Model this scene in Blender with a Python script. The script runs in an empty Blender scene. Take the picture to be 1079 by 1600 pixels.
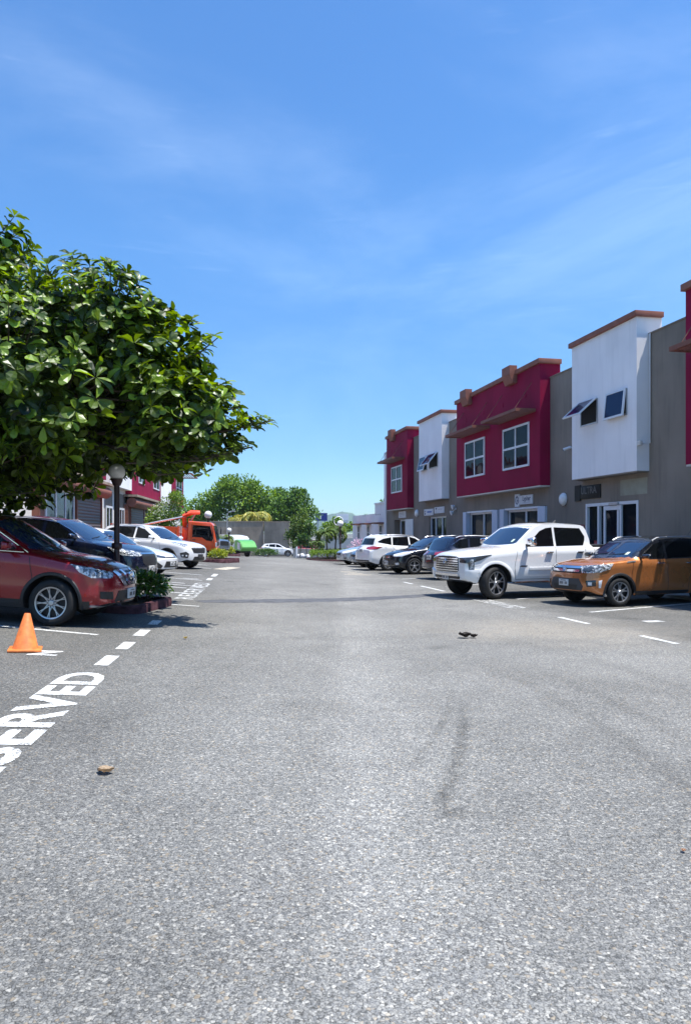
import bpy, bmesh, math, random
from mathutils import Vector, Matrix
from mathutils.bvhtree import BVHTree
R = math.radians
sc = bpy.context.scene
COL = sc.collection

# ------------------------------------------------------------------ terrain
def sstep(a, b, t):
    t = min(1.0, max(0.0, (t - a) / (b - a)))
    return t * t * (3 - 2 * t)

def gz(x, y):
    """height of the ground: the left lot rises to the left, the road dips away"""
    y = max(-8.0, min(y, 110.0))
    d = y - 42
    q = (math.sqrt(d * d + 9) + d) / 2
    xl = max((x - math.sqrt(x * x + 1)) / 2, -14)
    return -(0.02 + .0035 * y + .02 * q + .055 * xl * (1 - .9 * sstep(42, 80, y)))

# ------------------------------------------------------------------ objects
def tag(o, label=None, cat=None, group=None, kind=None):
    if label: o['label'] = label
    if cat: o['category'] = cat
    if group: o['group'] = group
    if kind: o['kind'] = kind
    return o

def empty(name, loc=(0, 0, 0), rot=(0, 0, 0), label=None, cat=None, group=None, parent=None):
    o = bpy.data.objects.new(name, None)
    COL.objects.link(o)
    o.location = loc
    o.rotation_euler = rot
    o.empty_display_size = .2
    if parent: o.parent = parent
    return tag(o, label, cat, group)

def link_bm(name, bm, mats, parent=None, smooth=None, loc=None, rot=None):
    me = bpy.data.meshes.new(name)
    bm.normal_update()
    bm.to_mesh(me)
    bm.free()
    if not isinstance(mats, (list, tuple)): mats = [mats]
    for m in mats: me.materials.append(m)
    if smooth is not None:
        me.shade_smooth()
        if smooth < 180: me.set_sharp_from_angle(angle=R(smooth))
    o = bpy.data.objects.new(name, me)
    COL.objects.link(o)
    if parent: o.parent = parent
    if loc is not None: o.location = loc
    if rot is not None: o.rotation_euler = rot
    return o

def link_py(name, verts, faces, mats, parent=None, smooth=None, mi=None, recalc=False):
    me = bpy.data.meshes.new(name)
    me.from_pydata(verts, [], faces)
    if recalc:
        bm = bmesh.new(); bm.from_mesh(me)
        bmesh.ops.recalc_face_normals(bm, faces=bm.faces)
        bm.to_mesh(me); bm.free()
    if not isinstance(mats, (list, tuple)): mats = [mats]
    for m in mats: me.materials.append(m)
    if mi: me.polygons.foreach_set('material_index', mi)
    if smooth is not None:
        me.shade_smooth()
        if smooth < 180: me.set_sharp_from_angle(angle=R(smooth))
    me.update()
    o = bpy.data.objects.new(name, me)
    COL.objects.link(o)
    if parent: o.parent = parent
    return o

def box(bm, x0, x1, y0, y1, z0, z1, bev=0.0, mi=0, mat=None):
    r = bmesh.ops.create_cube(bm, size=1)
    vs = r['verts']
    for v in vs:
        v.co = Vector(((x0 + x1) / 2 + v.co.x * abs(x1 - x0), (y0 + y1) / 2 + v.co.y * abs(y1 - y0), (z0 + z1) / 2 + v.co.z * abs(z1 - z0)))
    fs = set(f for v in vs for f in v.link_faces)
    if bev > 0:
        es = list(set(e for v in vs for e in v.link_edges))
        rr = bmesh.ops.bevel(bm, geom=es, offset=bev, segments=2, profile=.6, affect='EDGES')
        fs = set(rr['faces']) | set(f for f in fs if f.is_valid)
        vs = list(set(v for f in fs for v in f.verts))
    for f in fs: f.material_index = mi
    if mat is not None: bmesh.ops.transform(bm, matrix=mat, verts=vs)
    return vs

def tube(bm, pts, r, n=8, caps=True, mi=0):
    pts = [Vector(p) for p in pts]
    rs = r if isinstance(r, (list, tuple)) else [r] * len(pts)
    rings = []
    up = Vector((0, 0, 1))
    for i, p in enumerate(pts):
        a = pts[max(0, i - 1)]; b = pts[min(len(pts) - 1, i + 1)]
        d = (b - a).normalized()
        ref = up if abs(d.z) < .92 else Vector((1, 0, 0))
        u = d.cross(ref).normalized(); w = u.cross(d).normalized()
        rings.append([bm.verts.new(p + (u * math.cos(2 * math.pi * k / n) + w * math.sin(2 * math.pi * k / n)) * rs[i]) for k in range(n)])
    for a, b in zip(rings, rings[1:]):
        for k in range(n):
            f = bm.faces.new((a[k], a[(k + 1) % n], b[(k + 1) % n], b[k])); f.material_index = mi
    if caps:
        bm.faces.new(rings[0]).material_index = mi
        bm.faces.new(rings[-1][::-1]).material_index = mi
    return rings

def lathe(bm, prof, n=32, axis='Z', mi=0, centre=(0, 0, 0), close=True):
    """prof: (radius, height) pairs"""
    rings = []
    c = Vector(centre)
    for r, h in prof:
        ring = []
        for k in range(n):
            a = 2 * math.pi * k / n
            if axis == 'Z': v = Vector((r * math.cos(a), r * math.sin(a), h))
            elif axis == 'Y': v = Vector((r * math.cos(a), h, r * math.sin(a)))
            else: v = Vector((h, r * math.cos(a), r * math.sin(a)))
            ring.append(bm.verts.new(v + c))
        rings.append(ring)
    for a, b in zip(rings, rings[1:]):
        for k in range(n):
            f = bm.faces.new((a[k], a[(k + 1) % n], b[(k + 1) % n], b[k])); f.material_index = mi
    if close:
        bm.faces.new(rings[0]).material_index = mi
        bm.faces.new(rings[-1]).material_index = mi
    return rings

def prism(bm, poly, axis, a, b, mi=0):
    """polygon of two coordinates swept along the third axis from a to b"""
    def P(p, t):
        if axis == 'X': return (t, p[0], p[1])
        if axis == 'Y': return (p[0], t, p[1])
        return (p[0], p[1], t)
    va = [bm.verts.new(P(p, a)) for p in poly]
    vb = [bm.verts.new(P(p, b)) for p in poly]
    n = len(poly)
    fs = [bm.faces.new(va), bm.faces.new(vb[::-1])]
    for i in range(n):
        fs.append(bm.faces.new((va[i], vb[i], vb[(i + 1) % n], va[(i + 1) % n])))
    for f in fs: f.material_index = mi
    bmesh.ops.recalc_face_normals(bm, faces=fs)
    return fs

# ------------------------------------------------------------------ materials
def newmat(name):
    m = bpy.data.materials.new(name); m.use_nodes = True
    nt = m.node_tree
    return m, nt, nt.nodes['Principled BSDF'], nt.nodes['Material Output']

def L(nt, a, b): nt.links.new(a, b)

def node(nt, t, **kw):
    n = nt.nodes.new(t)
    for k, v in kw.items():
        if k.startswith('i_'):
            key = k[2:]
            n.inputs[int(key) if key.isdigit() else key.replace('_', ' ')].default_value = v
        else: setattr(n, k, v)
    return n

def c4(c): return (c[0], c[1], c[2], 1)

def mat(name, col, rough=.6, metal=0.0, coat=0.0, var=.12, vscale=3.0, bump=0.0, bscale=60.0, ior=1.5, fine=0.0, emit=None, spec=None, stain=0.0):
    """plain surface with soft mottling, optional grain and bump"""
    m, nt, b, out = newmat(name)
    b.inputs['Roughness'].default_value = rough
    b.inputs['Metallic'].default_value = metal
    b.inputs['IOR'].default_value = ior
    b.inputs['Coat Weight'].default_value = coat
    b.inputs['Coat Roughness'].default_value = .03
    if any(k_ in name for k_ in ('render', 'concrete', 'trim', 'soil', 'kerb', 'sign_board')): b.inputs['Specular IOR Level'].default_value = .12
    if spec is not None: b.inputs['Specular IOR Level'].default_value = spec
    tc = node(nt, 'ShaderNodeNewGeometry')
    co = tc.outputs['Position']
    n1 = node(nt, 'ShaderNodeTexNoise'); n1.inputs['Scale'].default_value = vscale; n1.inputs['Detail'].default_value = 5
    L(nt, co, n1.inputs['Vector'])
    mx = node(nt, 'ShaderNodeMix', data_type='RGBA')
    d = max(0, 1 - var); u = 1 + var * .7
    mx.inputs['A'].default_value = c4([min(1, x * d) for x in col])
    mx.inputs['B'].default_value = c4([min(1, x * u) for x in col])
    rmp = node(nt, 'ShaderNodeMapRange'); rmp.inputs['From Min'].default_value = .3; rmp.inputs['From Max'].default_value = .7
    L(nt, n1.outputs['Fac'], rmp.inputs['Value'])
    L(nt, rmp.outputs['Result'], mx.inputs['Factor'])
    res = mx.outputs['Result']
    if stain > 0:   # rain streaks and grime of their own shape
        mp = node(nt, 'ShaderNodeMapping'); mp.inputs['Scale'].default_value = (3.2, 3.2, .35)
        L(nt, co, mp.inputs['Vector'])
        n4 = node(nt, 'ShaderNodeTexNoise'); n4.inputs['Scale'].default_value = 1.6; n4.inputs['Detail'].default_value = 6
        L(nt, mp.outputs['Vector'], n4.inputs['Vector'])
        r4 = node(nt, 'ShaderNodeMapRange'); r4.inputs['From Min'].default_value = .5; r4.inputs['From Max'].default_value = .78
        r4.inputs['To Max'].default_value = stain
        L(nt, n4.outputs['Fac'], r4.inputs['Value'])
        m4 = node(nt, 'ShaderNodeMix', data_type='RGBA'); m4.inputs['B'].default_value = c4([x * .45 for x in col])
        L(nt, r4.outputs['Result'], m4.inputs['Factor']); L(nt, res, m4.inputs['A'])
        res = m4.outputs['Result']
    L(nt, res, b.inputs['Base Color'])
    if bump > 0:
        n2 = node(nt, 'ShaderNodeTexNoise'); n2.inputs['Scale'].default_value = bscale; n2.inputs['Detail'].default_value = 4
        L(nt, co, n2.inputs['Vector'])
        bp = node(nt, 'ShaderNodeBump'); bp.inputs['Strength'].default_value = bump; bp.inputs['Distance'].default_value = .01
        L(nt, n2.outputs['Fac'], bp.inputs['Height'])
        L(nt, bp.outputs['Normal'], b.inputs['Normal'])
    if emit:
        b.inputs['Emission Color'].default_value = c4(emit[0]); b.inputs['Emission Strength'].default_value = emit[1]
    return m

def leafmat(name, dark, light, trans=.35, rough=.45, gloss=.5):
    m, nt, b, out = newmat(name)
    g = node(nt, 'ShaderNodeNewGeometry')
    cr = node(nt, 'ShaderNodeValToRGB')
    cr.color_ramp.elements[0].color = c4(dark); cr.color_ramp.elements[1].color = c4(light)
    e = cr.color_ramp.elements.new(.6); e.color = c4([(a * .68 + c * .32) for a, c in zip(dark, light)])
    L(nt, g.outputs['Random Per Island'], cr.inputs['Fac'])
    b.inputs['Roughness'].default_value = rough
    b.inputs['Specular IOR Level'].default_value = gloss
    L(nt, cr.outputs['Color'], b.inputs['Base Color'])
    t = node(nt, 'ShaderNodeBsdfTranslucent')
    hs = node(nt, 'ShaderNodeHueSaturation'); hs.inputs['Hue'].default_value = .485; hs.inputs['Saturation'].default_value = 1.15; hs.inputs['Value'].default_value = 1.7
    L(nt, cr.outputs['Color'], hs.inputs['Color']); L(nt, hs.outputs['Color'], t.inputs['Color'])
    ms = node(nt, 'ShaderNodeMixShader'); ms.inputs['Fac'].default_value = trans
    L(nt, b.outputs['BSDF'], ms.inputs[1]); L(nt, t.outputs['BSDF'], ms.inputs[2])
    L(nt, ms.outputs['Shader'], out.inputs['Surface'])
    return m

def glassmat(name, col=(.012, .015, .02), ior=1.7, rough=.03, wob=.0):
    m, nt, b, out = newmat(name)
    b.inputs['Base Color'].default_value = c4(col)
    b.inputs['Roughness'].default_value = rough
    b.inputs['IOR'].default_value = ior
    if 'window_pane' in name: b.inputs['Specular IOR Level'].default_value = .13
    if wob > 0:
        g = node(nt, 'ShaderNodeNewGeometry')
        n2 = node(nt, 'ShaderNodeTexNoise'); n2.inputs['Scale'].default_value = 1.3; n2.inputs['Detail'].default_value = 1
        L(nt, g.outputs['Position'], n2.inputs['Vector'])
        bp = node(nt, 'ShaderNodeBump'); bp.inputs['Strength'].default_value = wob; bp.inputs['Distance'].default_value = .05
        L(nt, n2.outputs['Fac'], bp.inputs['Height']); L(nt, bp.outputs['Normal'], b.inputs['Normal'])
    return m

def slatmat(name, col, period=.08, rough=.5):
    """roller shutter: horizontal ribs"""
    m, nt, b, out = newmat(name)
    g = node(nt, 'ShaderNodeNewGeometry')
    w = node(nt, 'ShaderNodeTexWave', wave_type='BANDS', bands_direction='Z')
    w.inputs['Scale'].default_value = 1 / period / 3.14159 * .5; w.inputs['Distortion'].default_value = 0
    L(nt, g.outputs['Position'], w.inputs['Vector'])
    bp = node(nt, 'ShaderNodeBump'); bp.inputs['Strength'].default_value = .8; bp.inputs['Distance'].default_value = .02
    L(nt, w.outputs['Fac'], bp.inputs['Height']); L(nt, bp.outputs['Normal'], b.inputs['Normal'])
    mx = node(nt, 'ShaderNodeMix', data_type='RGBA')
    mx.inputs['A'].default_value = c4([x * .7 for x in col]); mx.inputs['B'].default_value = c4(col)
    L(nt, w.outputs['Fac'], mx.inputs['Factor']); L(nt, mx.outputs['Result'], b.inputs['Base Color'])
    b.inputs['Roughness'].default_value = rough
    return m

# ---- asphalt
def asphalt():
    m, nt, b, out = newmat('asphalt')
    g = node(nt, 'ShaderNodeNewGeometry'); P = g.outputs['Position']
    def vor(scale, feat='F1', rnd=1.0):
        v = node(nt, 'ShaderNodeTexVoronoi', feature=feat); v.inputs['Scale'].default_value = scale; v.inputs['Randomness'].default_value = rnd
        L(nt, P, v.inputs['Vector']); return v
    def noi(scale, det=4, dist=0.0, vec=None, rough=.55):
        n = node(nt, 'ShaderNodeTexNoise'); n.inputs['Scale'].default_value = scale; n.inputs['Detail'].default_value = det
        n.inputs['Distortion'].default_value = dist; n.inputs['Roughness'].default_value = rough
        L(nt, vec or P, n.inputs['Vector']); return n
    def mr(sock, a, c, lo=0.0, hi=1.0):
        r = node(nt, 'ShaderNodeMapRange'); r.inputs['From Min'].default_value = a; r.inputs['From Max'].default_value = c
        r.inputs['To Min'].default_value = lo; r.inputs['To Max'].default_value = hi
        L(nt, sock, r.inputs['Value']); return r.outputs['Result']
    def mix(f, a, c, bt='MIX'):
        x = node(nt, 'ShaderNodeMix', data_type='RGBA', blend_type=bt)
        if isinstance(f, float): x.inputs['Factor'].default_value = f
        else: L(nt, f, x.inputs['Factor'])
        for s, k in ((a, 'A'), (c, 'B')):
            if isinstance(s, tuple): x.inputs[k].default_value = s
            else: L(nt, s, x.inputs[k])
        return x.outputs['Result']
    def mth(op, a, c=None, cl=False):
        x = node(nt, 'ShaderNodeMath', operation=op, use_clamp=cl)
        for i, s in enumerate((a, c)):
            if s is None: continue
            if isinstance(s, (int, float)): x.inputs[i].default_value = s
            else: L(nt, s, x.inputs[i])
        return x.outputs[0]
    v1 = vor(70); v2 = vor(165)
    sep = node(nt, 'ShaderNodeSeparateColor'); L(nt, v1.outputs['Color'], sep.inputs['Color'])
    cr = node(nt, 'ShaderNodeValToRGB'); L(nt, sep.outputs['Red'], cr.inputs['Fac'])
    els = cr.color_ramp.elements
    els[0].color = (.055, .06, .065, 1); els[0].position = 0
    els[1].color = (.68, .67, .64, 1); els[1].position = 1
    for p, c in ((.22, (.16, .17, .185)), (.5, (.235, .245, .26)), (.75, (.30, .30, .295)), (.90, (.48, .48, .47))):
        e = els.new(p); e.color = c4(c)
    sep2 = node(nt, 'ShaderNodeSeparateColor'); L(nt, v2.outputs['Color'], sep2.inputs['Color'])
    fine = mix(mr(sep2.outputs['Green'], 0, 1, .0, 1.0), (.12, .125, .13, 1), (.42, .42, .415, 1))
    stone = mix(mr(noi(45, 3).outputs['Fac'], .35, .65, .25, .8), cr.outputs['Color'], fine)
    gap = vor(70, 'DISTANCE_TO_EDGE')
    gapf = mth('MULTIPLY', mr(gap.outputs['Distance'], .0, .20, .9, 0), mr(noi(60, 2).outputs['Fac'], .4, .62, 0, 1))
    stone = mix(gapf, stone, (.055, .055, .055, 1))
    pits = mr(noi(38, 3, 0, None, .7).outputs['Fac'], .28, .40, .75, 0)
    stone = mix(pits, stone, (.08, .08, .08, 1))
    tanst = mr(sep.outputs['Blue'], .93, .98, 0, .5)
    stone = mix(tanst, stone, (.42, .34, .24, 1))
    # wear and dirt over metres
    w1 = noi(.35, 5, .6); w2 = noi(1.7, 6, .3); w3 = noi(.09, 3, .8)
    k = mth('ADD', mr(w1.outputs['Fac'], .3, .7, .84, 1.13), mr(w2.outputs['Fac'], .3, .7, -.07, .07))
    k = mth('ADD', k, mr(w3.outputs['Fac'], .35, .65, -.07, .06))
    sx = node(nt, 'ShaderNodeSeparateXYZ'); L(nt, P, sx.inputs[0])
    X, Y = sx.outputs['X'], sx.outputs['Y']
    # parking lanes keep a darker, older surface than the driven middle
    wob = mr(noi(.8, 4).outputs['Fac'], .2, .8, -.5, .5)
    lx = mth('ADD', mth('ADD', X, mth('MULTIPLY', Y, .1)), wob)
    left = mr(lx, -2.4, -.1, .66, 1.0)
    rx = mth('ADD', mth('ADD', X, mth('MULTIPLY', Y, .2)), wob)
    right = mr(rx, 7.2, 7.9, 1.0, .70)
    k = mth('MULTIPLY', mth('MULTIPLY', k, left), right)
    # pale worn strip up the driven middle
    st = mth('ADD', mth('SUBTRACT', X, .02), mth('MULTIPLY', wob, .35))
    k = mth('ADD', k, mth('MULTIPLY', mth('MULTIPLY', mr(st, -.30, .06, 0, 1), mr(st, .05, .95, .24, 0)), mr(noi(.9, 3).outputs['Fac'], .35, .6, .45, 1)))
    # scuffed arcs left by turning tyres
    def arc(cx, cy, rad, wd, y0, y1, x0, x1, amt):
        dx = mth('SUBTRACT', X, cx); dy = mth('SUBTRACT', Y, cy)
        d = mth('SQRT', mth('ADD', mth('MULTIPLY', dx, dx), mth('MULTIPLY', dy, dy)))
        e = mr(mth('ABSOLUTE', mth('SUBTRACT', d, rad)), wd * .3, wd, 1, 0)
        e = mth('MULTIPLY', e, mr(Y, y0, y0 + .25, 0, 1)); e = mth('MULTIPLY', e, mr(Y, y1 - 1.2, y1, 1, 0))
        e = mth('MULTIPLY', e, mth('MULTIPLY', mr(X, x0, x0 + .2, 0, 1), mr(X, x1 - .6, x1, 1, 0)))
        e = mth('MULTIPLY', e, mr(noi(9, 5).outputs['Fac'], .3, .6, .3, 1))
        return mth('MULTIPLY', e, amt)
    dark = arc(-13.8, 8.7, 15.0, .075, 4.2, 7.4, 0, 9, .37)
    dark = mth('MAXIMUM', dark, arc(-13.7, 10.05, 15.0, .06, 5.0, 8.0, 0, 9, .2))
    dark = mth('MAXIMUM', dark, arc(-12.8, 5.4, 15.0, .12, 4.0, 9.0, 0, 12, .15))
    dark = mth('MAXIMUM', dark, arc(-12.8, 5.4, 15.5, .14, 4.0, 9.0, 0, 12, .14))
    dark = mth('MAXIMUM', dark, arc(-12.8, 6.4, 16.4, .2, 4.0, 10.0, 0, 12, .12))
    # oil drips in the bays
    vo = vor(.55); dd = mth('ADD', vo.outputs['Distance'], mr(noi(5, 4).outputs['Fac'], 0, 1, -.1, .1))
    dark = mth('MAXIMUM', dark, mr(dd, .05, .16, .22, 0))
    # the small dark smear where the tyre mark ends
    ex = mth('MULTIPLY', mth('SUBTRACT', X, .62), 3.2); ey = mth('MULTIPLY', mth('SUBTRACT', Y, 4.25), 5.5)
    de = mth('SQRT', mth('ADD', mth('MULTIPLY', ex, ex), mth('MULTIPLY', ey, ey)))
    dark = mth('MAXIMUM', dark, mr(mth('ADD', de, mr(noi(11, 4).outputs['Fac'], 0, 1, -.5, .5)), .1, .6, .36, 0))
    k = mth('MULTIPLY', k, mth('SUBTRACT', 1.0, dark))
    warm = mix(1.0, stone, (.815, .79, .725, 1), 'MULTIPLY'); km = node(nt, 'ShaderNodeVectorMath', operation='SCALE'); L(nt, warm, km.inputs[0]); L(nt, k, km.inputs['Scale'])
    # tan mud dried in front of the bays on the right
    tx = mth('MULTIPLY', mth('SUBTRACT', X, 3.5), .38); ty = mth('MULTIPLY', mth('SUBTRACT', Y, 12.6), .45)
    td = mth('ADD', mth('SQRT', mth('ADD', mth('MULTIPLY', tx, tx), mth('MULTIPLY', ty, ty))), mr(noi(1.1, 6, .5).outputs['Fac'], 0, 1, -.6, .6))
    mud = mth('MULTIPLY', mr(td, .25, 1.0, .42, 0), mr(noi(14, 5).outputs['Fac'], .3, .65, .25, 1))
    colr = mix(mud, km.outputs[0], (.36, .31, .235, 1))
    L(nt, colr, b.inputs['Base Color'])
    b.inputs['Roughness'].default_value = .85
    b.inputs['Specular IOR Level'].default_value = .12
    h = mth('ADD', mth('MULTIPLY', mr(gap.outputs['Distance'], 0, .25), 1.0), mth('MULTIPLY', sep2.outputs['Green'], .35))
    bp = node(nt, 'ShaderNodeBump'); bp.inputs['Strength'].default_value = .55; bp.inputs['Distance'].default_value = .004
    L(nt, h, bp.inputs['Height']); L(nt, bp.outputs['Normal'], b.inputs['Normal'])
    return m

def linepaint(name, col, wear=.5):
    """road paint worn through to the asphalt in specks"""
    m, nt, b, out = newmat(name)
    g = node(nt, 'ShaderNodeNewGeometry'); P = g.outputs['Position']
    v = node(nt, 'ShaderNodeTexVoronoi'); v.inputs['Scale'].default_value = 85; L(nt, P, v.inputs['Vector'])
    s = node(nt, 'ShaderNodeSeparateColor'); L(nt, v.outputs['Color'], s.inputs['Color'])
    n = node(nt, 'ShaderNodeTexNoise'); n.inputs['Scale'].default_value = 4; n.inputs['Detail'].default_value = 7; L(nt, P, n.inputs['Vector'])
    a = node(nt, 'ShaderNodeMath', operation='ADD'); L(nt, s.outputs['Red'], a.inputs[0]); L(nt, n.outputs['Fac'], a.inputs[1])
    r = node(nt, 'ShaderNodeMapRange'); L(nt, a.outputs[0], r.inputs['Value'])
    t = 2.0 - 1.5 * wear
    r.inputs['From Min'].default_value = t - .1; r.inputs['From Max'].default_value = t + .1
    x = node(nt, 'ShaderNodeMix', data_type='RGBA'); L(nt, r.outputs['Result'], x.inputs['Factor'])
    x.inputs['A'].default_value = c4(col); x.inputs['B'].default_value = (.17, .17, .16, 1)
    L(nt, x.outputs['Result'], b.inputs['Base Color'])
    bp = node(nt, 'ShaderNodeBump'); bp.inputs['Strength'].default_value = .35; bp.inputs['Distance'].default_value = .003
    L(nt, v.outputs['Distance'], bp.inputs['Height']); L(nt, bp.outputs['Normal'], b.inputs['Normal'])
    b.inputs['Roughness'].default_value = .7
    return m

M = {}
M['asphalt'] = asphalt()
M['paint_line'] = linepaint('white_road_paint', (.62, .62, .59), .50)
M['paint_faded'] = linepaint('faded_road_paint', (.58, .57, .53), .78)
M['paint_tan'] = linepaint('tan_road_paint', (.62, .52, .36), .6)
M['paint_worn'] = linepaint('worn_road_paint', (.60, .60, .57), .64)
M['dip_shade'] = mat('painted_dip_shade', (.085, .085, .087), .8, var=.35, vscale=5)  # shade of the lane dip put into the colour
M['maroon'] = mat('maroon_render', (.265, .007, .044), .75, var=.16, vscale=.8, bump=.6, bscale=60, stain=.30)
M['white'] = mat('white_render', (.88, .85, .84), .8, var=.07, vscale=.7, bump=.7, bscale=55, stain=.16)
M['cream'] = mat('cream_render', (.70, .66, .60), .8, var=.07, vscale=.8, bump=.4, bscale=60, stain=.15)
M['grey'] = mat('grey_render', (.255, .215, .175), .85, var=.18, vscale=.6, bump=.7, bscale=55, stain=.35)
M['palepatch'] = mat('pale_render_patch', (.33, .32, .25), .85, var=.15, vscale=3)
M['brown'] = mat('brown_trim', (.24, .10, .07), .55, var=.16, vscale=4, stain=.3)
M['tanbrown'] = mat('terracotta_trim', (.28, .115, .082), .6, var=.16, vscale=4, stain=.3)
M['frame'] = mat('white_aluminium', (.72, .73, .75), .4, var=.04)
M['shutterpanel'] = mat('pale_shutter_panel', (.55, .60, .70), .5, var=.05)
M['pane'] = glassmat('window_pane', (.006, .009, .014), 1.30, .03, .25)
M['paneblue'] = glassmat('blue_window_pane', (.010, .025, .075), 1.5, .03, .25)
M['void'] = mat('dark_interior', (.012, .012, .012), .9)
M['shutter'] = slatmat('roller_shutter', (.12, .085, .08))
M['concrete'] = mat('concrete_wall', (.36, .29, .22), .9, var=.28, vscale=.7, bump=.4, bscale=12, stain=.5)
M['concrete_pale'] = mat('pale_concrete', (.55, .52, .46), .9, var=.15, vscale=1.5, bump=.3, bscale=20)
M['pavement'] = mat('pavement_concrete', (.33, .32, .30), .9, var=.15, vscale=2, bump=.3, bscale=30)
M['kerb'] = mat('maroon_kerb_paint', (.085, .038, .045), .8, var=.6, vscale=7, bump=.5, bscale=25)
M['soil'] = mat('soil', (.07, .05, .035), .95, var=.4, vscale=8, bump=.6, bscale=20)
M['black'] = mat('black_plastic', (.02, .02, .021), .5, var=.15)
M['darkgrey'] = mat('dark_grey_plastic', (.05, .05, .053), .55, var=.12)
M['rubber'] = mat('tyre_rubber', (.012, .012, .012), .8, var=.3, vscale=12)
M['chrome'] = mat('chrome', (.75, .76, .78), .14, metal=1, var=.03)
M['alloy'] = mat('alloy', (.52, .53, .55), .3, metal=.8, var=.05)
M['darkalloy'] = mat('dark_alloy', (.12, .12, .13), .3, metal=.8, var=.05)
M['carglass'] = glassmat('tinted_car_glass', (.004, .005, .006), 1.33)
M['screen'] = glassmat('windscreen_glass', (.012, .026, .06), 1.75, .04)
M['lamplens'] = mat('headlamp_lens', (.42, .44, .46), .08, coat=1, var=.25, vscale=22)
def faceted(name, lo, hi, scale=26):
    m, nt, b, out = newmat(name); g = node(nt, 'ShaderNodeNewGeometry')
    v = node(nt, 'ShaderNodeTexVoronoi'); v.inputs['Scale'].default_value = scale; L(nt, g.outputs['Position'], v.inputs['Vector'])
    s = node(nt, 'ShaderNodeSeparateColor'); L(nt, v.outputs['Color'], s.inputs['Color'])
    cr = node(nt, 'ShaderNodeValToRGB'); cr.color_ramp.elements[0].color = c4(lo); cr.color_ramp.elements[1].color = c4(hi); cr.color_ramp.elements[0].position = .3; cr.color_ramp.elements[1].position = .85
    L(nt, s.outputs['Red'], cr.inputs['Fac']); L(nt, cr.outputs['Color'], b.inputs['Base Color'])
    b.inputs['Roughness'].default_value = .12; b.inputs['Coat Weight'].default_value = 1; return m
M['lamplens'] = faceted('headlamp_lens', (.07, .075, .08), (.62, .64, .66))
M['lampwhite'] = mat('bright_lamp_lens', (.75, .77, .8), .1, coat=1, var=.1, vscale=22)
M['darklens'] = mat('smoked_lens', (.04, .045, .05), .06, coat=1, var=.2, vscale=20)
M['redlens'] = mat('red_lamp_lens', (.30, .008, .01), .1, coat=1, var=.2, vscale=20)
M['plate'] = mat('plate_white', (.62, .62, .6), .5, var=.05)
M['sticker'] = mat('pale_sticker', (.55, .65, .5), .5, var=.05)
M['bark'] = mat('bark', (.10, .075, .055), .9, var=.35, vscale=14, bump=.8, bscale=35)
M['palebark'] = mat('pale_bark', (.22, .18, .14), .9, var=.3, vscale=14, bump=.6, bscale=30)
M['globe'] = mat('opal_globe', (.80, .80, .78), .25, coat=.3, var=.05)
M['pole'] = mat('dark_brown_pole', (.05, .022, .022), .45, var=.2)
M['orange'] = mat('cone_orange', (.78, .20, .045), .55, var=.25, vscale=16, stain=.35)
M['metal'] = mat('galvanised', (.45, .46, .47), .4, metal=.6, var=.1)
# ------------------------------------------------------------------ vehicles
def prof(keys, w=.03):
    def lin(x):
        if x <= keys[0][0]: return keys[0][1]
        for (a, b), (c, d) in zip(keys, keys[1:]):
            if x <= c: return b + (d - b) * (x - a) / max(1e-6, c - a)
        return keys[-1][1]
    return lambda x: sum(lin(x + w * k) for k in (-1, -.5, 0, .5, 1)) / 5

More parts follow.
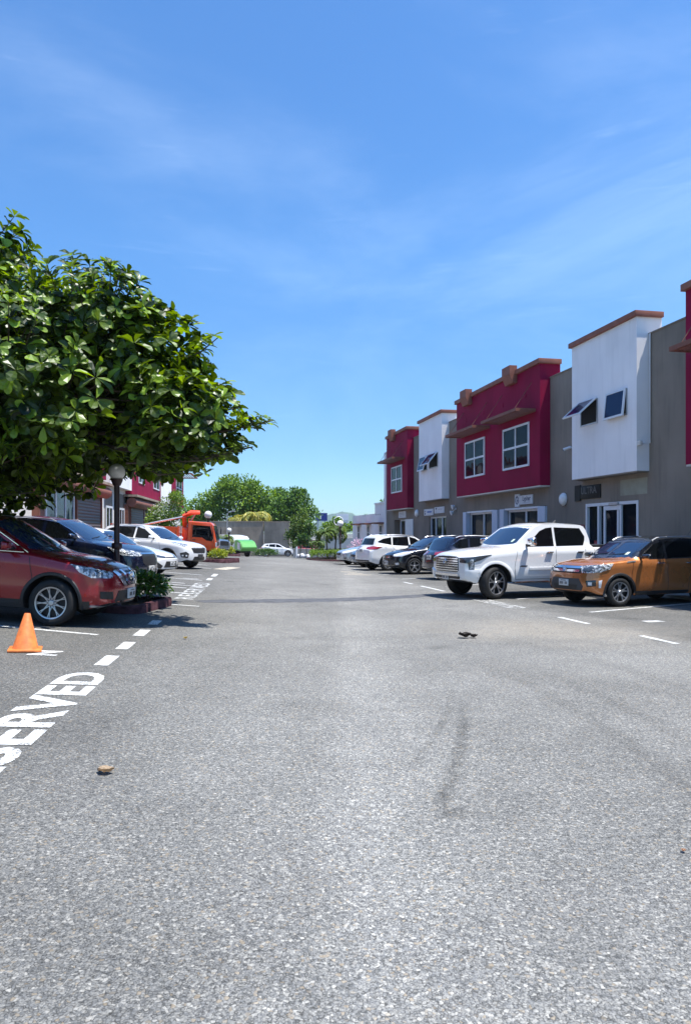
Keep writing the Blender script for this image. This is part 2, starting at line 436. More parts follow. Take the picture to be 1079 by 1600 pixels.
class Car:
    """Body lofted from a side profile; details are laid on the surface by casting rays at it.
    Local axes: +X forward, Z up, origin on the ground under the middle. s = distance behind the nose."""
    def __init__(c, name, spec, at, heading, label, group, cat='car'):
        c.sp = spec; c.L = spec['L']; c.W = spec['W']; c.H = spec['H']
        x, y = at; hd = R(heading)
        f = Vector((math.cos(hd), math.sin(hd))); l = Vector((-f.y, f.x)); h = c.L * .3
        zf = gz(x + f.x * h, y + f.y * h); zb = gz(x - f.x * h, y - f.y * h)
        zl = gz(x + l.x * .8, y + l.y * .8); zr = gz(x - l.x * .8, y - l.y * .8)
        fw = Vector((f.x * 2 * h, f.y * 2 * h, zf - zb)).normalized()
        lf = Vector((l.x * 1.6, l.y * 1.6, zl - zr)).normalized()
        up = fw.cross(lf).normalized(); lf = up.cross(fw)
        m = Matrix((fw, lf, up)).transposed()
        c.root = empty(name, (x, y, (zf + zb + zl + zr) / 4), m.to_euler(), label, cat, group)
        c.body()

    def X(c, s): return (c.L / 2 - s) * c.sp.get('xk', 1)

    def body(c):
        sp, L_, W = c.sp, c.L, c.W
        top = prof(sp['top']); belt = prof(sp['belt'], .05); bot = prof(sp['bot'], .05)
        plan = prof(sp.get('plan', [(0, .76), (.04, .83), (.12, .89), (.3, .95), (.7, .99), (1.1, 1), (L_ - 1.0, 1), (L_ - .35, .965), (L_ - .1, .92), (L_, .84)]), .03)
        tumble = sp.get('tumble', .30); crown = sp.get('crown', .05)
        ss = [0, .012, .035, .07, .12, .18, .26, .36]
        while ss[-1] + .09 < L_ - .36: ss.append(ss[-1] + .085)
        ss += [L_ - v for v in (.3, .24, .18, .12, .07, .035, .012, 0)]
        zm = sp.get('zm', .55)
        verts = []; n = 15
        def shear(s, y, z):
            f = max(0, 1 - s / .9) ** 2; r = max(0, 1 - (L_ - s) / .8) ** 2
            d = sp.get('bow', .16) * (y / W) ** 2 + sp.get('rake', .09) * ((z - zm) / .4) ** 2
            e = sp.get('bowr', .10) * (y / W) ** 2 + sp.get('raker', .05) * ((z - zm) / .4) ** 2
            return s + f * d - r * e
        rings = []
        for s in ss:
            w = W * plan(s); zt = top(s); zs = min(belt(s), zt - .005); zb = bot(s)
            hgt = zt - zs; H = zs - zb
            g = sstep(.07, .26, hgt)
            row = [(w - .16, zb), (w - .05, zb + .02), (w - .012, zb + .15 * min(1, H / .7)), (w, zb + .42 * H), (w - .022, zb + .62 * H), (w - .008, zb + .80 * H), (w - .022, zs - .035), (w - .055, zs)]
            ye = max(.1, w - .07 - tumble * hgt); ze = zt - min(crown + .02, hgt * .35)
            y0 = w - .055
            for k in range(1, 8):
                t = k / 7
                hy = y0 * (1 - t); hz = zs + hgt * (1 - (1 - t) ** 2.4)
                if k <= 3:
                    q = k / 3; cy = (w - .065) * (1 - q) + ye * q; cz = zs + .008 + (ze - zs - .008) * q
                else:
                    q = (k - 3) / 4; cy = ye * (1 - q); cz = ze + (zt - ze) * (1 - (1 - q) ** 2.3)
                row.append((hy + (cy - hy) * g, hz + (cz - hz) * g))
            ring = [(shear(s, y, z), -y, z) for y, z in row] + [(shear(s, y, z), y, z) for y, z in row[-2::-1]]
            rings.append([(c.X(a), b_, d) for a, b_, d in ring])
        bm = bmesh.new(); N = len(rings[0])
        vr = [[bm.verts.new(p) for p in r] for r in rings]
        for a, b_ in zip(vr, vr[1:]):
            for k in range(N):
                bm.faces.new((a[k], a[(k + 1) % N], b_[(k + 1) % N], b_[k]))
        for r, s in ((vr[0], 0), (vr[-1], L_)):
            prev = None; m = 8
            for j in range(n - 1):
                a = r[j]; b_ = r[N - 1 - j]
                mids = []
                for k in range(1, m):
                    t = k / m; y = a.co.y + (b_.co.y - a.co.y) * t; z = a.co.z
                    mids.append(bm.verts.new((c.X(shear(s, y, z)), y, z)))
                cur = [a] + mids + [b_]
                if prev:
                    for k in range(m): bm.faces.new((prev[k], prev[k + 1], cur[k + 1], cur[k]))
                prev = cur
            tip = r[n - 1]
            for k in range(m): bm.faces.new((prev[k], prev[k + 1], tip))
            # closes the bottom lip of the cap
        bmesh.ops.holes_fill(bm, edges=[e for e in bm.edges if e.is_boundary], sides=0)
        bmesh.ops.remove_doubles(bm, verts=bm.verts, dist=.0008)
        bmesh.ops.recalc_face_normals(bm, faces=bm.faces)
        me = bpy.data.meshes.new('body'); bm.to_mesh(me); bm.free()
        me.materials.append(sp['paint']); me.materials.append(M['black'])
        if sp.get('roofmat'): me.materials.append(sp['roofmat'])
        tmp = bpy.data.objects.new('tmp', me); COL.objects.link(tmp)
        # wheel arches
        wr = sp['wr']; ar = wr + sp.get('gap', .055)
        cb = bmesh.new(); c.wx = [c.X(sp['fo']), c.X(L_ - sp['ro'])]
        for x in c.wx:
            for sd in (-1, 1):
                y0 = sd * (W - .36); y1 = sd * (W + .25)
                lathe(cb, [(ar, y0), (ar, y1)], 36, 'Y', centre=(x, 0, wr + sp.get('archz', .0)))
        bmesh.ops.recalc_face_normals(cb, faces=cb.faces)
        cme = bpy.data.meshes.new('cut'); cb.to_mesh(cme); cb.free(); cme.materials.append(M['black'])
        cut = bpy.data.objects.new('cut', cme); COL.objects.link(cut)
        md = tmp.modifiers.new('b', 'BOOLEAN'); md.operation = 'DIFFERENCE'; md.object = cut; md.solver = 'EXACT'
        try: md.material_mode = 'TRANSFER'
        except Exception: pass
        dg = bpy.context.evaluated_depsgraph_get()
        res = bpy.data.meshes.new_from_object(tmp.evaluated_get(dg))
        bpy.data.objects.remove(tmp); bpy.data.objects.remove(cut)
        res.name = 'body'
        if len(res.polygons) < 400:
            res = me
        mats = [sp['paint'], M['black']] + ([sp['roofmat']] if sp.get('roofmat') else [])
        res.materials.clear()
        for m_ in mats: res.materials.append(m_)
        clad = sp.get('clad')
        for p in res.polygons:
            ce = p.center; idx = 0
            for x in c.wx:
                d = math.hypot(ce.x - x, ce.z - wr)
                if d < ar + .004 and abs(ce.y) < W - .012 and abs(p.normal.y) < .95 and abs(ce.y) > W - .37 and ce.z < wr + ar: idx = 1
                if abs(abs(ce.y) - (W - .36)) < .01 and d < ar + .1: idx = 1
            if p.normal.z < -.7 and ce.z < .5: idx = 1
            if clad and ce.z < clad + .02 * abs(p.normal.x): idx = 1
            if sp.get('roofmat') and ce.z > sp['roofz'] and ce.x < c.X(1.16): idx = 2
            p.material_index = idx
        res.shade_smooth(); res.set_sharp_from_angle(angle=R(38))
        c.bodyo = bpy.data.objects.new('body', res); COL.objects.link(c.bodyo); c.bodyo.parent = c.root
        bb = bmesh.new(); bb.from_mesh(res); c.bvh = BVHTree.FromBMesh(bb); bb.free()

    # ---- decals: pts are (s, y, z); laid on the body along direction d (pointing at the body)
    def decal(c, name, pts, d, m, off=.006, thick=.012, parent=None, res=.07, smooth=40, inset=None):
        d = Vector(d).normalized(); pv = [Vector((c.X(s), y, z)) for s, y, z in pts]
        up = Vector((0, 0, 1)); u = d.cross(up).normalized(); v = u.cross(d).normalized()
        q = [(p.dot(u), p.dot(v)) for p in pv]
        bm = bmesh.new()
        f = bm.faces.new([bm.verts.new((a, b_, 0)) for a, b_ in q])
        bmesh.ops.triangulate(bm, faces=[f])
        for ax in (0, 1):
            lo = min(p[ax] for p in q); hi = max(p[ax] for p in q); k = int((hi - lo) / res)
            for i in range(1, k + 1):
                co = [0, 0, 0]; no = [0, 0, 0]; co[ax] = lo + (hi - lo) * i / (k + 1); no[ax] = 1
                bmesh.ops.bisect_plane(bm, geom=bm.verts[:] + bm.edges[:] + bm.faces[:], plane_co=co, plane_no=no)
        for w in bm.verts:
            o = u * w.co.x + v * w.co.y
            hit = c.bvh.ray_cast(o - d * 6, d)
            if hit[0] is None:
                near = c.bvh.find_nearest(o + d * (pv[0].dot(d)))
                t = near[0].dot(d)
            else: t = hit[0].dot(d)
            w.co = o + d * (t - off)
        bmesh.ops.recalc_face_normals(bm, faces=bm.faces)
        if bm.faces and sum((f_.normal.dot(d) for f_ in bm.faces)) > 0:
            bmesh.ops.reverse_faces(bm, faces=bm.faces)
        be = [e for e in bm.edges if e.is_boundary]
        r = bmesh.ops.extrude_edge_only(bm, edges=be)
        for g in r['geom']:
            if isinstance(g, bmesh.types.BMVert): g.co += d * (thick + off)
        return link_bm(name, bm, m, parent or c.root, smooth)

    def side(c, name, pts, m, sd, **k):
        """side view polygon of (s, z)"""
        return c.decal(name, [(s, sd * c.W, z) for s, z in pts], (0, -sd, 0), m, **k)

    def front(c, name, pts, m, **k):
        """front view polygon of (y, z)"""
        return c.decal(name, [(0, y, z) for y, z in pts], (-1, 0, 0), m, **k)

    def rear(c, name, pts, m, **k):
        return c.decal(name, [(c.L, y, z) for y, z in pts], (1, 0, 0), m, **k)

    def corner(c, name, pts, m, sd, ang=45, rear=False, **k):
        k['off'] = k.get('off', .006) + .007; k.setdefault('res', .04)
        """pts of (s, |y|, z) seen from the corner"""
        fx = 1 if rear else -1
        return c.decal(name, [(s, sd * y, z) for s, y, z in pts], (fx * math.cos(R(ang)), -sd * math.sin(R(ang)), 0), m, **k)

    def surf_y(c, s, z, sd):
        h = c.bvh.ray_cast(Vector((c.X(s), sd * 4, z)), Vector((0, -sd, 0)))
        return h[0].y if h[0] else sd * c.W

    def surf_x(c, y, z, fr=1):
        h = c.bvh.ray_cast(Vector((fr * 6, y, z)), Vector((-fr, 0, 0)))
        return h[0].x if h[0] else fr * c.L / 2

    def arches(c, m, wd=.055, name='wheel_arch_trim', a0=-12):
        wr = c.sp['wr']; ar = wr + c.sp.get('gap', .055)
        for x in c.wx:
            for sd in (-1, 1):
                bm = bmesh.new(); rows = []
                for k in range(25):
                    a = R(a0 + (180 - 2 * a0) * k / 24); row = []
                    for rr, of in ((ar - .012, -.02), (ar - .008, .012), (ar + wd * .6, .014), (ar + wd, -.012)):
                        px = x + rr * math.cos(a); pz = wr + rr * math.sin(a)
                        qx = x + (ar + .03) * math.cos(a) if rr < ar + .02 else px; qz = wr + (ar + .03) * math.sin(a) if rr < ar + .02 else pz
                        h = c.bvh.ray_cast(Vector((qx, sd * 4, max(qz, .2))), Vector((0, -sd, 0)))
                        y = h[0].y if h[0] and abs(h[0].y) > c.W - .2 else sd * (c.W - .03)
                        row.append(bm.verts.new((px, y + sd * of, pz)))
                    rows.append(row)
                for a, b_ in zip(rows, rows[1:]):
                    for k in range(3): bm.faces.new((a[k], a[k + 1], b_[k + 1], b_[k]))
                bmesh.ops.recalc_face_normals(bm, faces=bm.faces)
                link_bm(name, bm, m, c.root, 50)

    def wheels(c, style='five', rimr=.225, mrim='alloy', steer=0, w=.23, inset=.015):
        wr = c.sp['wr']
        for i, x in enumerate(c.wx):
            for sd in (-1, 1):
                bm = bmesh.new()
                # barrel and brake disc
                lathe(bm, [(.05, .02), (rimr * .98, .02), (rimr * .98, -.03), (rimr * .98, -w * .4)], 28, 'Y', close=True)
                lathe(bm, [(rimr * .62, .032), (rimr * .62, .022)], 24, 'Y')
                wh = link_bm('wheel', bm, M['black'], c.root, 40, (x, sd * (c.W - inset - w * .5), wr), (0, 0, R((steer if i == 0 else 0)) + (0 if sd > 0 else math.pi)))
                bm = bmesh.new()
                h = w * .5
                lathe(bm, [(rimr, -h + .01), (rimr + .012, -h), (wr - .03, -h), (wr - .008, -h + .03), (wr, -h + .06), (wr, h - .06), (wr - .008, h - .03), (wr - .03, h), (rimr + .012, h), (rimr, h - .012)], 40, 'Y', close=False)
                link_bm('tyre', bm, M['rubber'], wh, 60)
                bm = bmesh.new()
                lathe(bm, [(rimr - .018, h - .03), (rimr - .014, h - .006), (rimr + .004, h - .002), (rimr + .008, h - .016)], 36, 'Y', close=False)
                lathe(bm, [(.0, h - .012), (.036, h - .014), (.05, h - .03), (.058, h - .07)], 16, 'Y', close=False)
                def spoke(a, r0, r1, w0, w1, d0=h - .028, d1=h - .012, a2=None):
                    a2 = a if a2 is None else a2
                    p0 = Vector((math.cos(a) * r0, 0, math.sin(a) * r0)); p1 = Vector((math.cos(a2) * r1, 0, math.sin(a2) * r1))
                    dr = (p1 - p0).normalized(); t = Vector((-dr.z, 0, dr.x)); vs = []
                    for p, ww, dd in ((p0, w0, d0), (p1, w1, d1)):
                        for sx, dy in ((-1, -.022), (-.75, 0), (.75, 0), (1, -.022)):
                            vs.append(bm.verts.new(p + t * ww * sx * .5 + Vector((0, dd + dy, 0))))
                    for k in range(3): bm.faces.new((vs[k], vs[k + 1], vs[k + 5], vs[k + 4]))
                n = {'five': 5, 'six': 6, 'multi': 10, 'ten': 10, 'mesh': 9, 'split': 5}[style]
                for k in range(n):
                    a = 2 * math.pi * k / n + .3
                    if style == 'five': spoke(a, .03, rimr - .01, .07, .045)
                    elif style == 'six': spoke(a, .03, rimr - .01, .055, .05)
                    elif style == 'ten': spoke(a, .03, rimr - .01, .03, .026)
                    elif style == 'multi': spoke(a, .03, rimr - .01, .028, .018)
                    elif style == 'split':
                        spoke(a, .03, rimr * .5, .07, .06)
                        spoke(a - .02, rimr * .42, rimr - .01, .035, .03, a2=a - .24); spoke(a + .02, rimr * .42, rimr - .01, .035, .03, a2=a + .24)
                    elif style == 'mesh':
                        spoke(a, .05, rimr - .01, .018, .013, a2=a + .42); spoke(a, .05, rimr - .01, .018, .013, a2=a - .42)
                bmesh.ops.recalc_face_normals(bm, faces=bm.faces)
                link_bm('rim', bm, M[mrim], wh, 35)

    def mirrors(c, s, z, m, m2=None, sz=(.11, .20, .13), out=.10):
        for sd in (-1, 1):
            y = c.surf_y(s, z, sd)
            bm = bmesh.new()
            vs = box(bm, c.X(s) - sz[0] / 2, c.X(s) + sz[0] / 2, min(y + sd * (out - .02), y + sd * (out + sz[1])), max(y + sd * (out - .02), y + sd * (out + sz[1])), z, z + sz[2], .045)
            for v in vs:
                if v.co.x > c.X(s): v.co.z = z + sz[2] / 2 + (v.co.z - z - sz[2] / 2) * .75
            mo = link_bm('side_mirror', bm, m, c.root, 60)
            bm = bmesh.new()
            box(bm, c.X(s) - .03, c.X(s) + .03, min(y - sd * .02, y + sd * out), max(y - sd * .02, y + sd * out), z + .0, z + .045, .012)
            link_bm('mirror_arm', bm, m2 or M['black'], mo, 60)

    def handles(c, ss, z, m, sds=(-1, 1)):
        for sd in sds:
            for s in ss:
                y = c.surf_y(s, z, sd); bm = bmesh.new()
                box(bm, c.X(s) - .10, c.X(s) + .10, min(y + sd * .005, y + sd * .045), max(y + sd * .005, y + sd * .045), z - .016, z + .016, .012)
                link_bm('door_handle', bm, m, c.root, 60)

    def gaps(c, lines, wd=.010):
        """shut lines: polylines of (s, z) on both sides"""
        for sd in (-1, 1):
            bm = bmesh.new()
            for ln in lines:
                pts = []
                for (a, b_), (e, f) in zip(ln, ln[1:]):
                    k = max(1, int(math.hypot(e - a, f - b_) / .06))
                    pts += [(a + (e - a) * i / k, b_ + (f - b_) * i / k) for i in range(k)]
                pts.append(ln[-1]); prev = None
                for i, (s, z) in enumerate(pts):
                    a = pts[max(0, i - 1)]; b_ = pts[min(len(pts) - 1, i + 1)]
                    dx, dz = b_[0] - a[0], b_[1] - a[1]; q = math.hypot(dx, dz) or 1
                    nx, nz = -dz / q * wd / 2, dx / q * wd / 2
                    y = c.surf_y(s, z, sd) + sd * .0025
                    cur = (bm.verts.new((c.X(s + nx), y, z + nz)), bm.verts.new((c.X(s - nx), y, z - nz)))
                    if prev: bm.faces.new((prev[0], prev[1], cur[1], cur[0]))
                    prev = cur
            bmesh.ops.recalc_face_normals(bm, faces=bm.faces)
            link_bm('door_gap', bm, M['black'], c.root)

    def plate(c, z, rear=False, y=0, w=.33, h=.16, m='plate'):
        fr = -1 if rear else 1
        x = c.surf_x(y, z, fr); bm = bmesh.new()
        box(bm, x, x + fr * .03, y - w / 2, y + w / 2, z - h / 2, z + h / 2, .006)
        o = link_bm('number_plate', bm, M[m], c.root, 40)
        bm = bmesh.new(); xx = x + fr * .033; a, b_ = sorted((x + fr * .028, xx))
        for k in range(6):
            if k == 3: continue
            yy = y - w * .34 + k * w * .136
            box(bm, a, b_, yy - .014, yy + .014, z - .04, z + .02)
        box(bm, a, b_, y - .09, y + .09, z + .042, z + .056)
        link_bm('plate_marks', bm, M['darkgrey'], o)

    def bar(c, name, pts, r, m, n=6, parent=None):
        bm = bmesh.new(); tube(bm, [(c.X(s), y, z) for s, y, z in pts], r, n)
        return link_bm(name, bm, m, parent or c.root, 60)

    def rails(c, s0, s1, m, r=.018, inset=.02, lift=.045):
        for sd in (-1, 1):
            pts = []
            for k in range(13):
                t = k / 12; s = s0 + (s1 - s0) * t
                # find the roof edge by dropping rays from above
                y = sd * (c.sp['railw'] * (.96 if t < .1 or t > .9 else 1))
                h = c.bvh.ray_cast(Vector((c.X(s), y, 3)), Vector((0, 0, -1)))
                z = h[0].z if h[0] else c.H
                pts.append((s, y, z + (lift if 0 < k < 12 else .0)))
            c.bar('roof_rail', pts, r, m)

    def screen_front(c, zb, zt, yb, yt, m='screen'):
        p = []
        for k in range(9): p.append((-yb + 2 * yb * k / 8, zb - .05 * (1 - (2 * k / 8 - 1) ** 2)))
        for k in range(9): p.append((yt - 2 * yt * k / 8, zt + .02 * (1 - (2 * k / 8 - 1) ** 2)))
        w = c.front('windscreen', p, M[m], off=.004, res=.09)
        return w

    def wipers(c, zb, yb):
        for a, b_ in ((-yb * .75, -yb * .05), (yb * .0, yb * .72)):
            pts = []
            for k in range(7):
                t = k / 6; y = a + (b_ - a) * t; z = zb + .015 + .05 * t
                pts.append((c.L / 2 - (c.surf_x(y, z) + .025), y, z))
            c.bar('wiper', pts, .008, M['black'], 5)

def carpaint(name, col, metallic=.0, rough=.28, flake=.0):
    m = mat(name, col, rough, metal=metallic, coat=1, var=.03, vscale=.7)
    nt = m.node_tree; b = nt.nodes['Principled BSDF']
    # a film of dust low down and in patches
    g = node(nt, 'ShaderNodeNewGeometry')
    n = node(nt, 'ShaderNodeTexNoise'); n.inputs['Scale'].default_value = 2.3; n.inputs['Detail'].default_value = 6
    L(nt, g.outputs['Position'], n.inputs['Vector'])
    r = node(nt, 'ShaderNodeMapRange'); r.inputs['From Min'].default_value = .45; r.inputs['From Max'].default_value = .8; r.inputs['To Min'].default_value = rough * .8; r.inputs['To Max'].default_value = rough + .25
    L(nt, n.outputs['Fac'], r.inputs['Value']); L(nt, r.outputs['Result'], b.inputs['Roughness'])
    b.inputs['Coat Roughness'].default_value = .05
    return m

def suvspec(L_, W, H, hood, cowl, sc_, sr, rear_roof, wr, fo, ro, paint, belt0=None, belt1=None, tailz=1.05, **k):
    """generic two-box profile: hood height, cowl height, cowl s, roof start s, roof end s"""
    b0 = belt0 or cowl - .04; b1 = belt1 or b0 + .12
    d = dict(L=L_, W=W, H=H, wr=wr, fo=fo, ro=ro, paint=paint,
             top=[(0, hood - .13), (.05, hood - .05), (.14, hood), (.5, hood + (cowl - hood) * .55), (sc_, cowl), (sr, H - .07), (sr + .45, H - .015), ((sr + rear_roof) / 2, H), (rear_roof, H - .06), (rear_roof + .16, H - .10), (L_ - .20, tailz), (L_ - .06, tailz - .05), (L_, tailz - .16)],
             belt=[(0, hood - .15), (.14, hood - .06), (.5, hood - .03 + (b0 - hood) * .35), (sc_ + .1, b0), (L_ - .7, b1), (L_ - .3, min(b1, tailz - .01)), (L_, tailz - .19)],
             bot=[(0, .36), (.25, .27), (.7, .24), (L_ - .8, .25), (L_ - .3, .32), (L_, .42)], railw=W - .07 - .3 * (H - b0) + .03)
    d.update(k); return d
# ------------------------------------------------------------------ the parked cars, left row
GL = 'cars parked in the left row'; GR = 'cars parked in the right row'
P_red = carpaint('red_car_paint', (.27, .006, .014), .35, .3)
P_white = carpaint('white_car_paint', (.78, .78, .77))
P_silver = carpaint('silver_car_paint', (.50, .54, .57), .5, .3)
P_navy = carpaint('navy_car_paint', (.005, .009, .030), .3, .25)
P_black = carpaint('black_car_paint', (.010, .012, .018), .1, .22)
P_orange = carpaint('orange_car_paint', (.50, .178, .052), .45, .32)
P_grey = carpaint('grey_car_paint', (.16, .20, .26), .5, .3)

def side_glass(c, polys, sds=(-1, 1), m='carglass', trim=None):
    for sd in sds:
        for p in polys: c.side('side_window', p, M[m], sd, off=.004, res=.10)
        if trim:
            for ln in trim:
                pts = [(s, c.surf_y(s, z, sd) + sd * .006, z) for s, z in ln]
                c.bar('window_trim', pts, .009, M['chrome'], 5)

# --- red crossover
c = Car('crossover', suvspec(4.64, .91, 1.70, .93, 1.12, 1.18, 2.12, 3.95, .355, .93, .98, P_red, tailz=1.08, clad=.35, bow=.22, gap=.075), (-5.84, 12.03), -1,
        'metallic red crossover parked behind the traffic cone, under the big tree', GL)
side_glass(c, [[(1.52, 1.14), (2.10, 1.50), (2.42, 1.575), (2.42, 1.13)], [(2.50, 1.13), (2.50, 1.58), (3.35, 1.57), (3.42, 1.18)], [(3.50, 1.19), (3.44, 1.555), (3.85, 1.50), (4.10, 1.34), (4.02, 1.24)]],
           trim=[[(1.34, 1.10), (1.8, 1.37), (2.12, 1.54), (2.5, 1.60), (3.4, 1.59)], [(1.40, 1.10), (2.4, 1.115), (3.4, 1.155), (4.0, 1.21)]])
c.screen_front(1.15, 1.585, .70, .56); c.wipers(1.15, .7)
for sd in (-1, 1):
    h = c.corner('headlight', [(.16, .54, .76), (.12, .52, .84), (.34, .80, .92), (.66, .88, .96), (.52, .88, .84), (.36, .84, .765)], M['lamplens'], sd, 50)
    c.corner('grille_wing', [(.04, .16, .64), (.04, .28, .63), (.10, .52, .86), (.10, .42, .885)], M['chrome'], sd, 35, off=.018)
    c.corner('bumper_lip', [(.10, .40, .285), (.10, .40, .315), (.36, .82, .345), (.36, .82, .315)], M['metal'], sd, 40, off=.022)
    c.corner('fog_light_recess', [(.14, .52, .43), (.12, .56, .55), (.28, .74, .56), (.30, .70, .45)], M['black'], sd, 45)
g = c.front('grille', [(-.46, .86), (-.30, .63), (.30, .63), (.46, .86), (.3, .90), (-.3, .90)], M['black'], off=.004)
c.decal('grille_vee', [(0, -.27, .89), (0, -.20, .70), (0, -.12, .64), (0, .12, .64), (0, .20, .70), (0, .27, .89), (0, .20, .89), (0, .13, .72), (0, .08, .69), (0, -.08, .69), (0, -.13, .72), (0, -.20, .89)], (-1, 0, 0), M['chrome'], off=.024, parent=g)
x = c.surf_x(0, .80); bm = bmesh.new(); lathe(bm, [(.055, x + .015), (.062, x + .035), (.075, x + .035), (.08, x + .015)], 24, 'X', centre=(0, 0, .795), close=False); box(bm, x + .018, x + .034, -.085, .085, .780, .812)
link_bm('emblem', bm, M['chrome'], g, 40)
c.front('lower_grille', [(-.52, .40), (-.44, .56), (.44, .56), (.52, .40), (.4, .34), (-.4, .34)], M['black'])
c.front('bumper_lip', [(-.70, .285), (-.55, .335), (.55, .335), (.70, .285), (.5, .27), (-.5, .27)], M['metal'], off=.02)
c.plate(.50); c.arches(M['black'], .05); c.wheels('mesh', .24, 'alloy')
c.mirrors(1.58, 1.13, P_red); c.handles((2.28, 3.2), .98, P_red)
c.gaps([[(1.30, .35), (1.22, .62), (1.30, 1.10)], [(2.46, .33), (2.46, 1.12)], [(3.40, 1.14), (3.36, .85), (3.14, .60), (3.05, .35)], [(1.30, .34), (3.05, .34)]])
for sd in (-1, 1): c.corner('taillight', [(4.62, .62, .95), (4.60, .62, 1.08), (4.1, .9, 1.12), (4.2, .9, 1.0)], M['redlens'], sd, 50, rear=True)
c.rails(2.2, 3.9, M['metal'])

# --- navy crossover behind it
c = Car('crossover', suvspec(4.60, .925, 1.70, 1.00, 1.17, 1.22, 2.12, 3.95, .36, .92, .98, P_navy, tailz=1.1, clad=.33, bow=.18), (-7.18, 18.75), -7,
        'dark navy crossover half hidden behind the brown post of the nearest globe lamp', GL)
side_glass(c, [[(1.55, 1.18), (2.12, 1.52), (2.42, 1.58), (2.42, 1.18)], [(2.50, 1.18), (2.50, 1.58), (3.35, 1.57), (3.42, 1.22)], [(3.50, 1.22), (3.44, 1.55), (3.85, 1.50), (4.05, 1.34)]],
           trim=[[(1.36, 1.14), (1.8, 1.40), (2.12, 1.55), (2.5, 1.60), (3.4, 1.59)]])
c.screen_front(1.20, 1.585, .72, .58); c.wipers(1.2, .7)
for sd in (-1, 1):
    h = c.corner('headlight', [(.10, .44, .84), (.06, .42, .93), (.34, .80, 1.00), (.76, .91, 1.04), (.60, .90, .92), (.38, .86, .85)], M['lamplens'], sd, 45)
    c.corner('fog_light', [(.2, .62, .44), (.18, .60, .50), (.30, .74, .52), (.32, .76, .46)], M['lampwhite'], sd, 45)
g = c.front('grille', [(-.42, .94), (-.42, .68), (-.3, .62), (.3, .62), (.42, .68), (.42, .94)], M['black'], off=.01)
c.front('grille_bar', [(-.44, .93), (-.44, .89), (.44, .89), (.44, .93)], M['chrome'], off=.022, parent=g)
c.front('lower_grille', [(-.58, .34), (-.50, .52), (.50, .52), (.58, .34)], M['darkgrey'])
c.plate(.52); c.arches(M['black'], .06); c.wheels('five', .235)
c.mirrors(1.62, 1.18, P_navy); c.handles((2.28, 3.2), 1.02, P_navy)
c.gaps([[(1.34, .38), (1.26, .66), (1.34, 1.14)], [(2.46, .36), (2.46, 1.16)]])
c.rails(2.2, 3.9, M['metal'])

# --- white sedan
c = Car('sedan', dict(L=4.75, W=.91, H=1.44, wr=.33, fo=.95, ro=1.05, paint=P_white,
        top=[(0, .56), (.06, .66), (.25, .74), (1.25, .93), (1.55, .98), (2.35, 1.37), (2.9, 1.44), (3.3, 1.40), (4.15, 1.08), (4.6, 1.04), (4.75, .92)],
        belt=[(0, .54), (.25, .69), (1.3, .88), (2.4, .92), (4.2, .98), (4.75, .88)], bot=[(0, .26), (.3, .18), (4.4, .2), (4.75, .34)],
        railw=.6, rake=.10, zm=.45, bow=.26), (-7.85, 24.1), -14, 'low white sedan with sharp slit headlamps between navy and white crossovers', GL)
side_glass(c, [[(1.85, .96), (2.38, 1.28), (2.72, 1.34), (2.72, .96)], [(2.78, .96), (2.78, 1.34), (3.3, 1.32), (3.75, 1.16), (3.75, 1.0)]])
c.screen_front(1.00, 1.33, .70, .55)
for sd in (-1, 1):
    c.corner('headlight', [(.08, .34, .60), (.06, .34, .65), (.35, .80, .74), (.75, .89, .80), (.55, .88, .70), (.35, .84, .64)], M['darklens'], sd, 40)
    c.corner('bumper_vent', [(.16, .50, .27), (.10, .46, .36), (.26, .74, .53), (.36, .84, .50), (.30, .80, .29)], M['black'], sd, 40)
g = c.front('grille', [(-.45, .24), (-.34, .50), (.34, .50), (.45, .24)], M['black'])
c.front('nose_slot', [(-.32, .60), (-.32, .64), (.32, .64), (.32, .60)], M['darkgrey'])
c.plate(.42, w=.3, h=.13); c.wheels('ten', .235, 'darkalloy'); c.mirrors(1.9, .98, P_white); c.handles((2.5, 3.4), .84, P_white)
c.gaps([[(1.5, .25), (1.55, .92)], [(2.75, .24), (2.75, .94)]])

# --- white crossover
c = Car('crossover', suvspec(4.48, .925, 1.635, .96, 1.10, 1.18, 2.05, 3.75, .35, .91, .90, P_white, belt0=1.04, belt1=1.17, tailz=1.08, clad=.30, bow=.24), (-7.75, 29.3), -20,
        'white crossover with black arch trims parked beside the orange truck', GL)
side_glass(c, [[(1.50, 1.09), (2.08, 1.45), (2.42, 1.52), (2.42, 1.10)], [(2.50, 1.10), (2.50, 1.53), (3.25, 1.51), (3.32, 1.15)], [(3.40, 1.16), (3.32, 1.50), (3.70, 1.42), (3.95, 1.28)]],
           trim=[[(1.42, 1.05), (2.4, 1.07), (3.4, 1.12), (3.95, 1.22)]])
c.screen_front(1.12, 1.52, .72, .58); c.wipers(1.12, .7)
for sd in (-1, 1):
    c.corner('headlight', [(.14, .56, .90), (.22, .66, .97), (.62, .86, 1.02), (.80, .88, 1.0), (.5, .86, .93), (.25, .76, .87)], M['lamplens'], sd, 50)
    h = c.corner('fog_light_recess', [(.2, .60, .44), (.16, .58, .60), (.24, .68, .68), (.40, .84, .62), (.36, .80, .46)], M['black'], sd, 45)
    for q in (0, 1): c.corner('fog_light', [(.22 + q * .1, .63 + q * .1, .50), (.22 + q * .1, .63 + q * .1, .56), (.26 + q * .1, .68 + q * .1, .56), (.26 + q * .1, .68 + q * .1, .50)], M['lampwhite'], sd, 45, off=.012, parent=h)
c.front('grille', [(-.50, .82), (-.40, .64), (.40, .64), (.50, .82), (.38, .86), (-.38, .86)], M['black'], off=.008)
c.front('lower_grille', [(-.42, .36), (-.36, .50), (.36, .50), (.42, .36)], M['black'])
